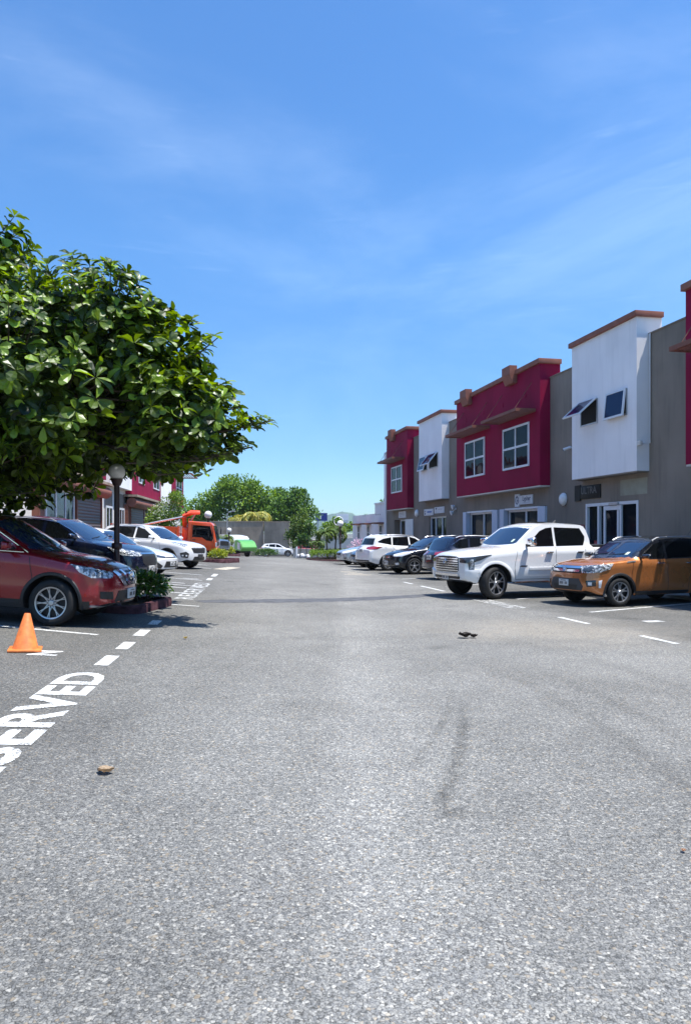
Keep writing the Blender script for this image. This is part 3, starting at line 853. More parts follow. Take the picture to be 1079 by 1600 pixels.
c.plate(.52, m='darkgrey'); c.arches(M['black'], .05); c.wheels('split', .245, 'alloy')
c.mirrors(1.58, 1.09, P_white); c.handles((2.24, 3.14), .95, P_white)
c.gaps([[(1.28, .36), (1.22, .62), (1.30, 1.04)], [(2.46, .34), (2.46, 1.08)], [(3.36, 1.12), (3.2, .8), (3.0, .6), (2.95, .34)]])
c.rails(2.1, 3.7, M['metal'])

# ------------------------------------------------------------------ right row
# --- orange crossover with black roof
c = Car('crossover', suvspec(4.23, .8875, 1.635, 1.00, 1.12, 1.16, 1.90, 3.78, .335, .88, .85, P_orange, belt0=1.06, belt1=1.10, tailz=1.10, clad=.30, bow=.15, roofmat=P_black, roofz=1.125, tumble=.22,
        railw=.70), (7.10, 17.95), 200, 'copper orange crossover with black roof, nearest car of the right row', GR)
side_glass(c, [[(1.44, 1.10), (1.92, 1.42), (2.20, 1.49), (2.20, 1.10)], [(2.27, 1.10), (2.27, 1.49), (3.02, 1.48), (3.06, 1.13)], [(3.13, 1.14), (3.09, 1.47), (3.60, 1.44), (3.66, 1.16)]])
w = c.screen_front(1.14, 1.49, .70, .60)
c.front('windscreen_sticker', [(.50, 1.18), (.50, 1.24), (.58, 1.24), (.58, 1.18)], M['sticker'], off=.008, parent=w)
c.wipers(1.14, .7)
g = c.front('grille', [(-.50, .93), (-.50, .76), (.50, .76), (.50, .93)], M['black'], off=.010)
for z in (.895, .815): c.front('grille_bar', [(-.47, z + .030), (-.47, z - .022), (.47, z - .022), (.47, z + .030)], M['chrome'], off=.028, parent=g)
bm = bmesh.new(); x = c.surf_x(0, .85)
for p, q in (((-.05, .90), (.055, .855)), ((-.055, .875), (.05, .835)), ((-.05, .855), (.055, .81)), ((.0, .92), (.055, .88)), ((-.055, .83), (0, .79))):
    tube(bm, [(x + .045, p[0], p[1]), (x + .045, q[0], q[1])], .012, 6)
link_bm('emblem', bm, M['chrome'], g, 40)
for sd in (-1, 1):
    h = c.corner('headlight', [(.10, .52, .77), (.06, .50, .93), (.40, .82, .97), (.70, .86, .99), (.60, .86, .86), (.38, .82, .79)], M['lamplens'], sd, 45)
    c.corner('lamp_bezel', [(.12, .56, .80), (.10, .55, .90), (.25, .72, .91), (.24, .70, .82)], M['darklens'], sd, 45, off=.012, parent=h)
    f = c.corner('fog_light_recess', [(.16, .62, .46), (.14, .60, .60), (.30, .76, .62), (.30, .76, .48)], P_black, sd, 45)
    c.corner('fog_light', [(.18, .64, .50), (.18, .64, .57), (.24, .70, .57), (.24, .70, .50)], M['lampwhite'], sd, 45, off=.014, parent=f)
    c.corner('daytime_lamp', [(.34, .80, .44), (.34, .80, .60), (.40, .84, .62), (.38, .82, .44)], M['frame'], sd, 45, off=.014)
    c.corner('taillight', [(4.15, .62, .85), (4.12, .62, 1.05), (3.75, .88, 1.08), (3.85, .88, .9)], M['redlens'], sd, 50, rear=True)
    c.side('side_skirt', [(1.25, .26), (1.25, .34), (2.85, .34), (2.85, .26)], M['black'], sd, off=.02)
    c.side('fender_vent', [(1.06, 1.00), (1.10, 1.035), (1.34, 1.055), (1.30, 1.02)], M['darkgrey'], sd)
c.front('bumper_guard', [(-.46, .64), (-.58, .46), (-.50, .31), (.50, .31), (.58, .46), (.46, .64)], M['darkgrey'], off=.016)
c.front('lower_grille', [(-.44, .50), (-.38, .38), (.38, .38), (.44, .50)], M['black'], off=.022)
c.plate(.535, w=.34, h=.15); c.arches(M['black'], .06); c.wheels('split', .225, 'alloy')
c.mirrors(1.50, 1.09, P_black, sz=(.12, .22, .12)); c.handles((2.02, 2.86), .99, M['chrome'])
c.gaps([[(1.24, .34), (1.18, .6), (1.26, 1.06)], [(2.235, .32), (2.235, 1.09)], [(3.08, 1.1), (3.0, .82), (2.86, .62), (2.84, .32)], [(1.24, .345), (2.84, .345)]])
c.rails(1.95, 3.65, M['metal'], .02)
c.bar('aerial', [(3.55, .1, 1.58), (3.72, .1, 1.78)], .005, M['black'], 4)

# --- white double-cab pickup
TW = 1.01
c = Car('pickup_truck', dict(xk=.915, L=5.93, W=TW, H=1.98, wr=.415, fo=.98, ro=1.25, paint=P_white, gap=.085, tumble=.19, crown=.035, railw=.8, rake=.02, zm=.8, bow=.12, bowr=.03, raker=.01,
        plan=[(0, .86), (.05, .90), (.14, .945), (.3, .97), (.7, 1), (5.7, 1), (5.85, .98), (5.93, .95)],
        top=[(0, 1.08), (.03, 1.145), (.10, 1.19), (.6, 1.27), (1.50, 1.35), (1.62, 1.40), (2.36, 1.90), (2.62, 1.965), (3.3, 1.98), (3.95, 1.955), (4.08, 1.90), (4.26, 1.36), (4.30, 1.345), (5.8, 1.345), (5.93, 1.30)],
        belt=[(0, 1.02), (.15, 1.10), (.6, 1.18), (1.6, 1.27), (2.0, 1.30), (4.2, 1.31), (5.93, 1.29)],
        bot=[(0, .50), (.3, .40), (.8, .42), (5.2, .44), (5.6, .55), (5.93, .60)]), (5.17, 20.2), 200,
        'large white double-cab pickup truck with tall barred grille beside the orange crossover', GR, 'pickup truck')
for sd in (-1, 1):
    c.side('side_window', [(2.00, 1.34), (2.50, 1.74), (2.72, 1.82), (2.92, 1.84), (2.92, 1.35)], M['carglass'], sd)
    c.side('side_window', [(3.00, 1.35), (3.00, 1.84), (3.88, 1.82), (4.02, 1.60), (4.00, 1.50), (3.93, 1.37)], M['carglass'], sd)
    h = c.corner('headlight', [(.10, .62, .94), (.08, .62, 1.06), (.30, .88, 1.08), (.85, 1.0, 1.14), (.55, .98, 1.01), (.36, .93, .95), (.36, .93, .73), (.26, .86, .73), (.24, .84, .92)], M['darklens'], sd, 45, off=.008)
    c.corner('lamp_lens', [(.29, .87, 1.02), (.29, .87, .77), (.34, .92, .77), (.35, .92, 1.02)], M['lamplens'], sd, 45, off=.014, parent=h)
    c.corner('bumper_corner', [(.12, .66, .50), (.10, .64, .68), (.20, .86, .76), (.50, 1.0, .76), (.50, 1.0, .52), (.2, .86, .46)], P_white, sd, 45, off=.03, thick=.03)
    c.side('door_strip', [(2.05, .74), (2.05, .80), (3.9, .80), (3.9, .74)], P_white, sd, off=.018)
    c.side('door_badge', [(1.74, .82), (1.80, .855), (2.0, .855), (1.95, .82)], M['darkgrey'], sd, off=.01)
    bm = bmesh.new(); y = sd * (TW - .06); box(bm, c.X(4.2), c.X(1.55), min(y, y + sd * .09), max(y, y + sd * .09), .40, .45, .015)
    link_bm('running_board', bm, M['chrome'], c.root, 40)
    c.corner('taillight', [(5.92, .85, .95), (5.92, .85, 1.25), (5.75, 1.0, 1.25), (5.75, 1.0, .95)], M['redlens'], sd, 50, rear=True)
w = c.screen_front(1.42, 1.86, .84, .70)
c.front('windscreen_sticker', [(.58, 1.46), (.58, 1.53), (.66, 1.53), (.66, 1.46)], M['sticker'], off=.010, parent=w); c.wipers(1.42, .8)
g = c.front('grille', [(-.60, 1.05), (-.62, .74), (-.55, .69), (.55, .69), (.62, .74), (.60, 1.05), (.5, 1.09), (-.5, 1.09)], M['black'], off=.006)
for k in range(6):
    z = .715 + k * .060
    c.front('grille_bar', [(-.60, z), (-.60, z + .030), (.60, z + .030), (.60, z)], M['chrome'], off=.028, parent=g)
bm = bmesh.new(); x = c.surf_x(0, 1.05) + .04
for rx, rz in ((.075, .05), (.03, .048)):
    pts = [(x, rx * math.cos(a * math.pi / 10), .96 + rz * math.sin(a * math.pi / 10)) for a in range(21)]
    tube(bm, pts, .010, 5, caps=False)
tube(bm, [(x, .055 * math.cos(a * math.pi / 10), 0.982 + .02 * math.sin(a * math.pi / 10)) for a in range(21)], .008, 5, caps=False)
link_bm('emblem', bm, M['chrome'], g, 50)
c.front('bumper_bar', [(-.62, .645), (-.62, .585), (.62, .585), (.62, .645)], M['chrome'], off=.035)
c.front('lower_grille', [(-.66, .58), (-.60, .42), (.60, .42), (.66, .58)], M['black'], off=.025)
c.plate(.555, y=.0, w=.32, h=.15); c.arches(P_white, .085, 'fender_flare', 4); c.wheels('split', .29, 'alloy', steer=16, w=.27)
c.mirrors(2.02, 1.36, M['chrome'], sz=(.15, .24, .22), out=.12); c.handles((2.74, 3.78), 1.19, M['chrome'])
c.gaps([[(1.62, .50), (1.58, .8), (1.70, 1.28)], [(2.96, .48), (2.96, 1.33)], [(3.98, 1.33), (3.98, 1.0), (3.86, .8), (3.84, .5)], [(4.30, .5), (4.30, 1.33)], [(1.62, .50), (3.84, .50)]])
bm = bmesh.new(); box(bm, c.X(3.15), c.X(2.72), -.35, .35, 1.975, 1.995, .008); link_bm('sunroof', bm, M['carglass'], c.root)
bm = bmesh.new(); box(bm, c.X(5.80), c.X(4.36), -.84, .84, 1.352, 1.372, .008); link_bm('bed_cover', bm, M['black'], c.root)
bm = bmesh.new(); tube(bm, [(c.X(3.62), 0, 1.95), (c.X(3.72), 0, 2.05)], [.045, .02], 6); link_bm('roof_aerial', bm, M['black'], c.root)

# --- dark navy crossover seen from behind
c = Car('crossover', suvspec(4.66, .945, 1.66, .95, 1.08, 1.2, 2.1, 3.95, .36, .9, .95, P_navy, tailz=1.06, clad=.30, bowr=.16), (5.25, 28.0), 20,
        'dark blue crossover showing its tail, with pale roof rails, next to the white pickup', GR)
side_glass(c, [[(1.55, 1.10), (2.12, 1.48), (2.42, 1.54), (2.42, 1.10)], [(2.50, 1.10), (2.50, 1.55), (3.35, 1.53), (3.42, 1.13)], [(3.50, 1.14), (3.44, 1.52), (3.75, 1.46), (4.08, 1.28), (4.0, 1.18)]],
           trim=[[(1.6, 1.14), (2.12, 1.51), (2.5, 1.57), (3.4, 1.55), (3.8, 1.48), (4.12, 1.28)], [(1.42, 1.06), (2.4, 1.08), (3.4, 1.10), (4.0, 1.15)]])
c.screen_front(1.10, 1.53, .74, .60)
c.rear('rear_window', [(-.62, 1.14), (-.52, 1.46), (.52, 1.46), (.62, 1.14), (.4, 1.10), (-.4, 1.10)], M['screen'])
c.rear('number_plate_recess', [(-.35, .72), (-.30, .92), (.30, .92), (.35, .72)], M['black'], off=.004)
c.plate(.82, rear=True)
for sd in (-1, 1):
    c.corner('taillight', [(4.64, .36, .93), (4.64, .36, 1.02), (4.4, .84, 1.06), (4.05, .93, 1.04), (4.25, .92, .92), (4.5, .8, .86)], M['redlens'], sd, 40, rear=True)
    c.corner('exhaust_trim', [(4.6, .5, .38), (4.6, .5, .44), (4.5, .78, .44), (4.5, .78, .38)], M['chrome'], sd, 30, rear=True, off=.02)
c.rear('rear_bumper_trim', [(-.7, .36), (-.7, .46), (.7, .46), (.7, .36)], M['darkgrey'], off=.012)
c.arches(M['metal'], .03); c.wheels('five', .245); c.mirrors(1.6, 1.1, P_navy); c.handles((2.25, 3.15), .98, P_navy)
c.gaps([[(2.46, .34), (2.46, 1.08)], [(3.4, 1.1), (3.2, .75), (3.1, .5)]]); c.rails(2.1, 3.9, M['alloy'], .022)

# --- black crossover nose out
c = Car('crossover', suvspec(4.41, .91, 1.66, .92, 1.08, 1.15, 2.05, 3.8, .35, .90, .90, P_black, tailz=1.06, clad=.28, bow=.22), (3.80, 31.9), 200,
        'black crossover parked nose out between the dark blue and the white one', GR)
side_glass(c, [[(1.50, 1.11), (2.08, 1.46), (2.42, 1.53), (2.42, 1.12)], [(2.50, 1.12), (2.50, 1.54), (3.25, 1.52), (3.32, 1.17)]])
c.screen_front(1.11, 1.54, .72, .58); c.wipers(1.11, .7)
for sd in (-1, 1):
    c.corner('headlight', [(.14, .46, .76), (.12, .48, .84), (.40, .80, .94), (.92, .89, 1.0), (.66, .88, .86), (.36, .80, .76)], M['lampwhite'], sd, 50)
    c.corner('fog_light', [(.18, .62, .40), (.16, .60, .48), (.26, .72, .50), (.28, .74, .42)], M['lampwhite'], sd, 45)
g = c.front('grille', [(-.42, .74), (-.34, .62), (.34, .62), (.42, .74)], M['darkgrey'], off=.008)
c.front('grille_bar', [(-.4, .73), (-.4, .69), (.4, .69), (.4, .73)], M['chrome'], off=.02, parent=g)
c.front('lower_grille', [(-.5, .56), (-.56, .34), (.56, .34), (.5, .56)], M['darkgrey'])
c.front('bumper_lip', [(-.6, .27), (-.6, .31), (.6, .31), (.6, .27)], M['metal'], off=.02)
c.plate(.48); c.arches(M['black'], .05); c.wheels('five', .23); c.mirrors(1.55, 1.1, P_black); c.handles((2.2, 3.1), .95, P_black)
c.rails(2.1, 3.7, M['alloy'], .022)

# --- white crossover seen from behind
c = Car('crossover', suvspec(4.60, .92, 1.70, .95, 1.10, 1.2, 2.1, 4.0, .355, .92, .98, P_white, tailz=1.12, clad=.36, bowr=.12), (2.80, 35.2), 24,
        'white crossover showing its tail, between the black crossover and the silver cars', GR)
side_glass(c, [[(1.55, 1.14), (2.12, 1.50), (2.42, 1.57), (2.42, 1.14)], [(2.50, 1.14), (2.50, 1.58), (3.30, 1.55), (3.36, 1.18)], [(3.42, 1.19), (3.38, 1.55), (3.8, 1.48), (4.15, 1.32)]])
c.screen_front(1.13, 1.56, .74, .60)
c.rear('rear_window', [(-.62, 1.20), (-.54, 1.50), (.54, 1.50), (.62, 1.20)], M['carglass'])
c.plate(.92, rear=True)
for sd in (-1, 1):
    c.corner('taillight', [(4.6, .46, 1.02), (4.6, .46, 1.10), (4.4, .80, 1.14), (3.95, .92, 1.10), (4.2, .91, 1.0), (4.5, .7, .98)], M['redlens'], sd, 40, rear=True)
c.rear('rear_bumper_trim', [(-.76, .36), (-.72, .50), (.72, .50), (.76, .36)], M['black'], off=.012)
c.arches(M['black'], .05); c.wheels('five', .23); c.mirrors(1.6, 1.12, P_white); c.handles((2.25, 3.15), .98, P_white); c.rails(2.1, 3.9, M['alloy'], .018)
c.gaps([[(2.46, .36), (2.46, 1.1)], [(3.4, 1.14), (3.15, .75), (3.1, .5)]])

def silver_sedan(at, hd, label, paint):
    c = Car('sedan', dict(L=4.55, W=.89, H=1.46, wr=.32, fo=.90, ro=1.0, paint=paint,
        top=[(0, .66), (.06, .76), (.25, .84), (1.15, 1.0), (1.35, 1.03), (2.15, 1.39), (2.7, 1.46), (3.2, 1.43), (3.95, 1.14), (4.4, 1.10), (4.55, .96)],
        belt=[(0, .64), (.25, .78), (1.2, .92), (2.4, .95), (4.0, 1.02), (4.55, .92)], bot=[(0, .28), (.3, .2), (4.2, .22), (4.55, .36)], railw=.6, bow=.24, zm=.5), at, hd, label, GR)
    side_glass(c, [[(1.7, .99), (2.2, 1.30), (2.5, 1.37), (2.5, .99)], [(2.56, .99), (2.56, 1.37), (3.1, 1.35), (3.5, 1.18), (3.5, 1.04)]])
    c.screen_front(1.06, 1.36, .70, .56)
    for sd in (-1, 1):
        c.corner('headlight', [(.14, .46, .64), (.12, .46, .74), (.40, .80, .84), (.85, .87, .88), (.6, .86, .74), (.34, .80, .66)], M['lampwhite'], sd, 45)
        c.corner('fog_light_recess', [(.2, .6, .34), (.18, .6, .42), (.3, .74, .42), (.3, .74, .36)], M['black'], sd, 45)
    g = c.front('grille', [(-.40, .70), (-.32, .54), (.32, .54), (.40, .70)], M['black'], off=.01)
    c.front('grille_bar', [(-.38, .69), (-.38, .66), (.38, .66), (.38, .69)], M['chrome'], off=.02, parent=g)
    c.plate(.44, w=.3, h=.13); c.wheels('five', .21); c.mirrors(1.8, 1.0, paint); c.handles((2.3, 3.2), .88, paint)
silver_sedan((2.5, 38.6), 200, 'grey-blue sedan squeezed behind the white crossover with only its nose showing', P_grey)
silver_sedan((1.72, 41.9), 199, 'pale silver sedan at the far end of the right row, beside the hedge', P_silver)

# ------------------------------------------------------------------ far cars
c = Car('crossover', suvspec(4.38, .90, 1.60, .86, 1.04, 1.1, 1.95, 3.6, .35, .92, .85, P_white, belt1=1.22, tailz=1.1, clad=.30), (-8.15, 88.0), 5,
        'small white crossover standing side-on in front of the tall concrete wall', 'cars at the far end of the lot')
side_glass(c, [[(1.45, 1.07), (2.0, 1.40), (2.35, 1.48), (2.35, 1.10)], [(2.42, 1.10), (2.42, 1.48), (3.1, 1.46), (3.2, 1.18)], [(3.26, 1.19), (3.2, 1.44), (3.7, 1.36)]])
c.screen_front(1.08, 1.47, .7, .56)
for sd in (-1, 1):
    c.corner('headlight', [(.12, .5, .76), (.10, .5, .84), (.38, .8, .90), (.8, .88, .92), (.5, .86, .8)], M['lamplens'], sd, 45)
    c.corner('taillight', [(4.3, .6, .95), (4.3, .6, 1.08), (3.95, .88, 1.1), (4.05, .88, .98)], M['redlens'], sd, 50, rear=True)
c.arches(M['black'], .04); c.wheels('five', .24); c.mirrors(1.5, 1.06, P_white); c.handles((2.2, 3.0), .95, P_white)

c = Car('pickup_truck', dict(L=5.2, W=.92, H=1.80, wr=.38, fo=.92, ro=1.2, paint=P_grey, gap=.06, tumble=.24, railw=.7, rake=.03, zm=.8,
        top=[(0, .95), (.06, 1.05), (.5, 1.10), (1.2, 1.16), (1.35, 1.2), (2.0, 1.70), (2.4, 1.80), (3.3, 1.78), (3.5, 1.72), (3.7, 1.12), (5.1, 1.10), (5.2, 1.05)],
        belt=[(0, .92), (.5, 1.02), (1.5, 1.08), (5.2, 1.06)], bot=[(0, .48), (.4, .36), (5.2, .5)]), (-9.8, 46.3), -24,
        'grey pickup truck with dark cab windows beyond the orange truck', 'cars at the far end of the lot', 'pickup truck')
side_glass(c, [[(1.7, 1.14), (2.1, 1.56), (2.4, 1.66), (2.5, 1.14)], [(2.56, 1.14), (2.5, 1.66), (3.3, 1.64), (3.4, 1.14)]])
c.screen_front(1.22, 1.68, .76, .64)
for sd in (-1, 1): c.corner('headlight', [(.10, .5, .82), (.10, .5, .96), (.4, .86, .98), (.4, .88, .84)], M['lamplens'], sd, 45)
c.front('grille', [(-.45, .95), (-.45, .7), (.45, .7), (.45, .95)], M['black']); c.arches(M['black'], .05); c.wheels('six', .24)
c.mirrors(1.75, 1.14, M['black'])

# a red car whose roof and flank show past the wall end
c = Car('hatchback', suvspec(4.0, .85, 1.48, .80, .95, 1.0, 1.8, 3.4, .31, .8, .75, P_red, tailz=1.0), (-3.9, 84.0), 8,
        'red hatchback low behind the young tree and the white stones', 'cars at the far end of the lot')
side_glass(c, [[(1.4, .98), (1.9, 1.30), (2.1, 1.36), (2.1, .98)], [(2.16, .98), (2.16, 1.36), (2.9, 1.33), (3.1, 1.05)]])
c.screen_front(.99, 1.38, .66, .52); c.wheels('five', .2)
# ------------------------------------------------------------------ ground
def ground():
    xs = [-900, -400, -200, -120, -80, -60, -45, -35, -28] + [-24 + i for i in range(49)] + [28, 35, 45, 60, 80, 120, 200, 400, 900]
    ys = [-60, -30, -15, -8] + [-6 + i for i in range(120)] + [118, 125, 140, 170, 220, 300, 450, 800, 1500, 3000]
    vs = [(x, y, gz(x, y)) for y in ys for x in xs]; n = len(xs)
    fs = [(j * n + i, j * n + i + 1, (j + 1) * n + i + 1, (j + 1) * n + i) for j in range(len(ys) - 1) for i in range(n - 1)]
    o = link_py('ground', vs, fs, M['asphalt'], smooth=180)
    tag(o, kind='structure')
ground()

def drape(name, polys, m, lift=.004, res=.35):
    """flat painted shapes following the ground; polys are lists of (x, y)"""
    bm = bmesh.new()
    for p in polys:
        b2 = bmesh.new(); f = b2.faces.new([b2.verts.new((a, b_, 0)) for a, b_ in p])
        bmesh.ops.triangulate(b2, faces=[f])
        for ax in (0, 1):
            lo = min(q[ax] for q in p); hi = max(q[ax] for q in p)
            k0 = math.ceil(lo); 
            while k0 < hi:
                co = [0, 0, 0]; no = [0, 0, 0]; co[ax] = k0; no[ax] = 1
                bmesh.ops.bisect_plane(b2, geom=b2.verts[:] + b2.edges[:] + b2.faces[:], plane_co=co, plane_no=no)
                k0 += 1
        me = bpy.data.meshes.new('t'); b2.to_mesh(me); b2.free(); bm.from_mesh(me); bpy.data.meshes.remove(me)
    for v in bm.verts: v.co.z = gz(v.co.x, v.co.y) + lift
    bmesh.ops.recalc_face_normals(bm, faces=bm.faces)
    if bm.faces and sum(f.normal.z for f in bm.faces) < 0: bmesh.ops.reverse_faces(bm, faces=bm.faces)
    o = link_bm(name, bm, m); tag(o, kind='structure'); return o

def strip(a, b_, w):
    a = Vector(a); b_ = Vector(b_); d = (b_ - a).normalized(); n = Vector((-d.y, d.x)) * w / 2
    return [tuple(a + n), tuple(b_ + n), tuple(b_ - n), tuple(a - n)]

LU = Vector((-.105, 1)).normalized(); RU = Vector((-.2, 1)).normalized()
def lpt(y, off=0):   # on the left row's edge line
    return Vector((-1.90 - .103 * y, y)) + Vector((LU.y, -LU.x)) * off
def rpt(y, off=0):
    return Vector((7.15 - .2 * y, y)) + Vector((RU.y, -RU.x)) * off
# left dashes
for y0, y1 in ((8.30, 8.95), (9.45, 10.05), (10.65, 11.3), (11.95, 12.5), (22.9, 23.8), (24.8, 26.2)):
    drape('lane_dash', [strip(lpt(y0), lpt(y1), .16)], M['paint_line'])
drape('lane_dash', [strip((-5.0, 29.3), (-4.75, 31.6), .55)], M['paint_tan'])
# bay lines, left
for x0, y0, x1, y1 in ((-9, 11.75, -3.55, 10.55), (-7.5, 15.9, -3.0, 15.1), (-9.5, 21.6, -3.9, 20.2), (-10, 24.6, -4.4, 22.6), (-10.5, 27.3, -4.9, 25.2), (-11, 32.9, -5.4, 29.6), (-11, 35.2, -6, 32.0), (-10, 46, -6.4, 44)):
    drape('bay_line', [strip((x0, y0), (x1, y1), .10)], M['paint_line'])
for x, y, w in ((-4.3, 18.0, .6), (-4.7, 19.6, .5), (-5.1, 23.2, .5), (-5.1, 21.2, .5)):
    drape('lane_dash', [strip((x, y), (x + w, y - .12), .12)], M['paint_line'])
# right dashes and bay lines
for y0, y1 in ((11.0, 11.9), (13.5, 14.6), (21.4, 23.6), (24.6, 25.6)):
    drape('lane_dash', [strip(rpt(y0), rpt(y1), .11)], M['paint_line'])
for a, b_ in (((5.15, 15.55), (11.0, 19.4)), ((4.35, 18.75), (7.9, 21.6)), ((2.1, 27.4), (6, 30.3)), ((1.55, 30.5), (5.4, 33.2)), ((1.0, 33.4), (5, 36.2)), ((.4, 36.2), (4, 38.6)), ((-.1, 39.3), (4, 41.8)), ((6.2, 12.9), (11.5, 16.2)), ((3.3, 23.6), (7, 26.3))):
    drape('bay_line', [strip(a, b_, .10)], M['paint_line'])
drape('faded_lettering', [strip((-.05, 30.3), (1.05, 30.1), .25), strip((.1, 31.3), (.75, 31.1), .25), strip((-.2, 32.4), (.5, 32.2), .3)], M['paint_tan'])
drape('faded_lettering', [strip((5.62, 13.85), (5.98, 13.95), .22)], M['paint_line'])
# dark strip across the lane: shade of a shallow dip painted flat
pts = []
a = Vector((-3.2, 16.1)); b_ = Vector((4.6, 21.6)); n = Vector((-(b_ - a).y, (b_ - a).x)).normalized()
rnd = random.Random(4)
up = []; dn = []
for k in range(41):
    t = k / 40; p = a + (b_ - a) * t; w = (.46 - .2 * t) * math.sin(math.pi * min(1, t * .9 + .06)) ** .5 + .03
    up.append(tuple(p + n * (w + rnd.uniform(-.03, .05)))); dn.append(tuple(p - n * (w + rnd.uniform(-.03, .05))))
drape('dip_shade_band', [up + dn[::-1]], M['dip_shade'], .003)

# ---- lettering on the ground and on signs
def text_mesh(txt, size, bold=.0, space=1.0, sx=1.0, align='CENTER'):
    cu = bpy.data.curves.new('t', 'FONT'); cu.body = txt; cu.size = size; cu.offset = bold; cu.space_character = space
    cu.align_x = align; cu.align_y = 'CENTER'; cu.resolution_u = 3
    o = bpy.data.objects.new('t', cu); COL.objects.link(o)
    dg = bpy.context.evaluated_depsgraph_get()
    me = bpy.data.meshes.new_from_object(o.evaluated_get(dg)); bpy.data.objects.remove(o)
    bm = bmesh.new(); bm.from_mesh(me); bpy.data.meshes.remove(me)
    for v in bm.verts: v.co.x *= sx
    return bm

def road_text(txt, at, u, size, sx, m, bold=.03, space=1.05):
    """reads along u with the letter tops to the left of it"""
    bm = text_mesh(txt, size, bold, space, sx); u = Vector(u).normalized(); v = Vector((-u.y, u.x))
    for w in bm.verts:
        p = Vector(at) + u * w.co.x + v * w.co.y
        w.co = Vector((p.x, p.y, gz(p.x, p.y) + .005))
    o = link_bm('reserved_lettering', bm, m); tag(o, kind='structure')

road_text('RESERVED', lpt(5.80, .0), LU, .61, 1.46, M['paint_line'], .020, 1.05)
road_text('RESERVED', lpt(19.0, .0), LU, .60, 1.75, M['paint_worn'], .010, 1.14)
road_text('RESERVED', rpt(17.6, -.05), -RU, .58, .95, M['paint_faded'])
road_text('N', (-3.60, 8.88), LU, .44, 1.1, M['paint_line'], .02)

# ------------------------------------------------------------------ buildings
class Bld:
    """local x runs along the facade, local y points out of it, z is height above the lot"""
    def __init__(b, name, origin, ang, label, cat='building'):
        b.root = empty(name, (origin[0], origin[1], 0), (0, 0, R(ang)), label, cat)
        b.ang = ang; b.o = origin
    def boxes(b, name, lst, m, parent=None, bev=0.0):
        bm = bmesh.new()
        for q in lst: box(bm, *q, bev=bev)
        return link_bm(name, bm, m, parent or b.root, 40)
    def window(b, s0, s1, z0, z1, p, nx=2, nz=2, fr=.07, pane='pane', name='window', frame='frame', depth=.05, splits=None, zsplit=None):
        """frame with glazing bars; the panes are a sub-part set back in it"""
        q = [(s0, s0 + fr, p, p + depth, z0, z1), (s1 - fr, s1, p, p + depth, z0, z1), (s0 + fr, s1 - fr, p, p + depth, z1 - fr, z1), (s0 + fr, s1 - fr, p, p + depth, z0, z0 + fr)]
        for k in range(1, nx):
            x = s0 + (s1 - s0) * (splits[k - 1] if splits else k / nx); q.append((x - fr / 2, x + fr / 2, p, p + depth - .004, z0 + fr, z1 - fr))
        for k in range(1, nz):
            z = z0 + (z1 - z0) * (zsplit if zsplit else k / nz); q.append((s0 + fr, s1 - fr, p, p + depth - .007, z - fr / 2, z + fr / 2))
        w = b.boxes(name, q, M[frame])
        b.boxes('pane', [(s0 + .02, s1 - .02, p - .02, p + .016, z0 + .02, z1 - .02)], M[pane], w)
        return w
    def awning(b, s0, s1, z, p, out=.85, side=1):
        """slatted brown canopy hung on tie rods"""
        q = [(s0, s1, p + out - .08, p + out, z - .07, z + .05), (s0, s0 + .07, p, p + out - .08, z - .07, z + .05), (s1 - .07, s1, p, p + out - .08, z - .07, z + .05), (s0 + .07, s1 - .07, p, p + .06, z - .07, z + .05)]
        a = b.boxes('awning', q, M['brown'])
        n = 6; q = []
        for k in range(n):
            y = p + .06 + (out - .14) * (k + .5) / n; q.append((s0 + .08, s1 - .08, y - .018, y + .018, z - .05, z + .02))
        b.boxes('awning_slats', q, M['brown'], a)
        for x in (s0 + .35, s1 - .35):
            bm = bmesh.new(); tube(bm, [(x, p + out - .1, z + .05), (x, p + .01, z + 1.15)], .013, 6); link_bm('tie_rod', bm, M['brown'], a)
        return a
    def coping(b, s0, s1, p0, p1, z0, z1, m='tanbrown', parent=None):
        return b.boxes('coping', [(s0 - .09, s1 + .09, p0 - .02, p1 + .10, z0, z1 - .03)], M[m], parent, .015)

# ---- right-hand terrace
A_R = math.degrees(math.atan2(1, -.2))
rb = Bld('commercial_building', (13.6, 0), A_R, 'long two-storey terrace on the right with crimson and white bays on a grey-brown wall')
doors = [(47.9, 52.1, 2.5), (41.2, 44.25, 2.55), (33.95, 38.35, 2.68), (29.3, 33.7, 2.68), (23.2, 26.35, 2.62), (14.5, 18.7, 2.62), (5.6, 9.6, 2.62)]
q = [(3, 54.2, -9, -.5, -1.5, 7.6), (3, 54.2, -.5, 0, 2.68, 7.6)]
edge = 3
for s0, s1, z in sorted(doors):
    q.append((edge, s0, -.5, 0, -1.5, 2.68)); edge = s1
    if z < 2.68: q.append((s0, s1, -.5, 0, z, 2.68))
q.append((edge, 54.2, -.5, 0, -1.5, 2.68))
rb.boxes('wall', q, M['grey'])
rb.boxes('end_wall', [(54.2, 54.75, -9, .06, -1.5, 7.45)], M['white'])
rb.boxes('roof_edge', [(3, 54.2, -.26, .03, 7.6, 7.64)], M['grey'])

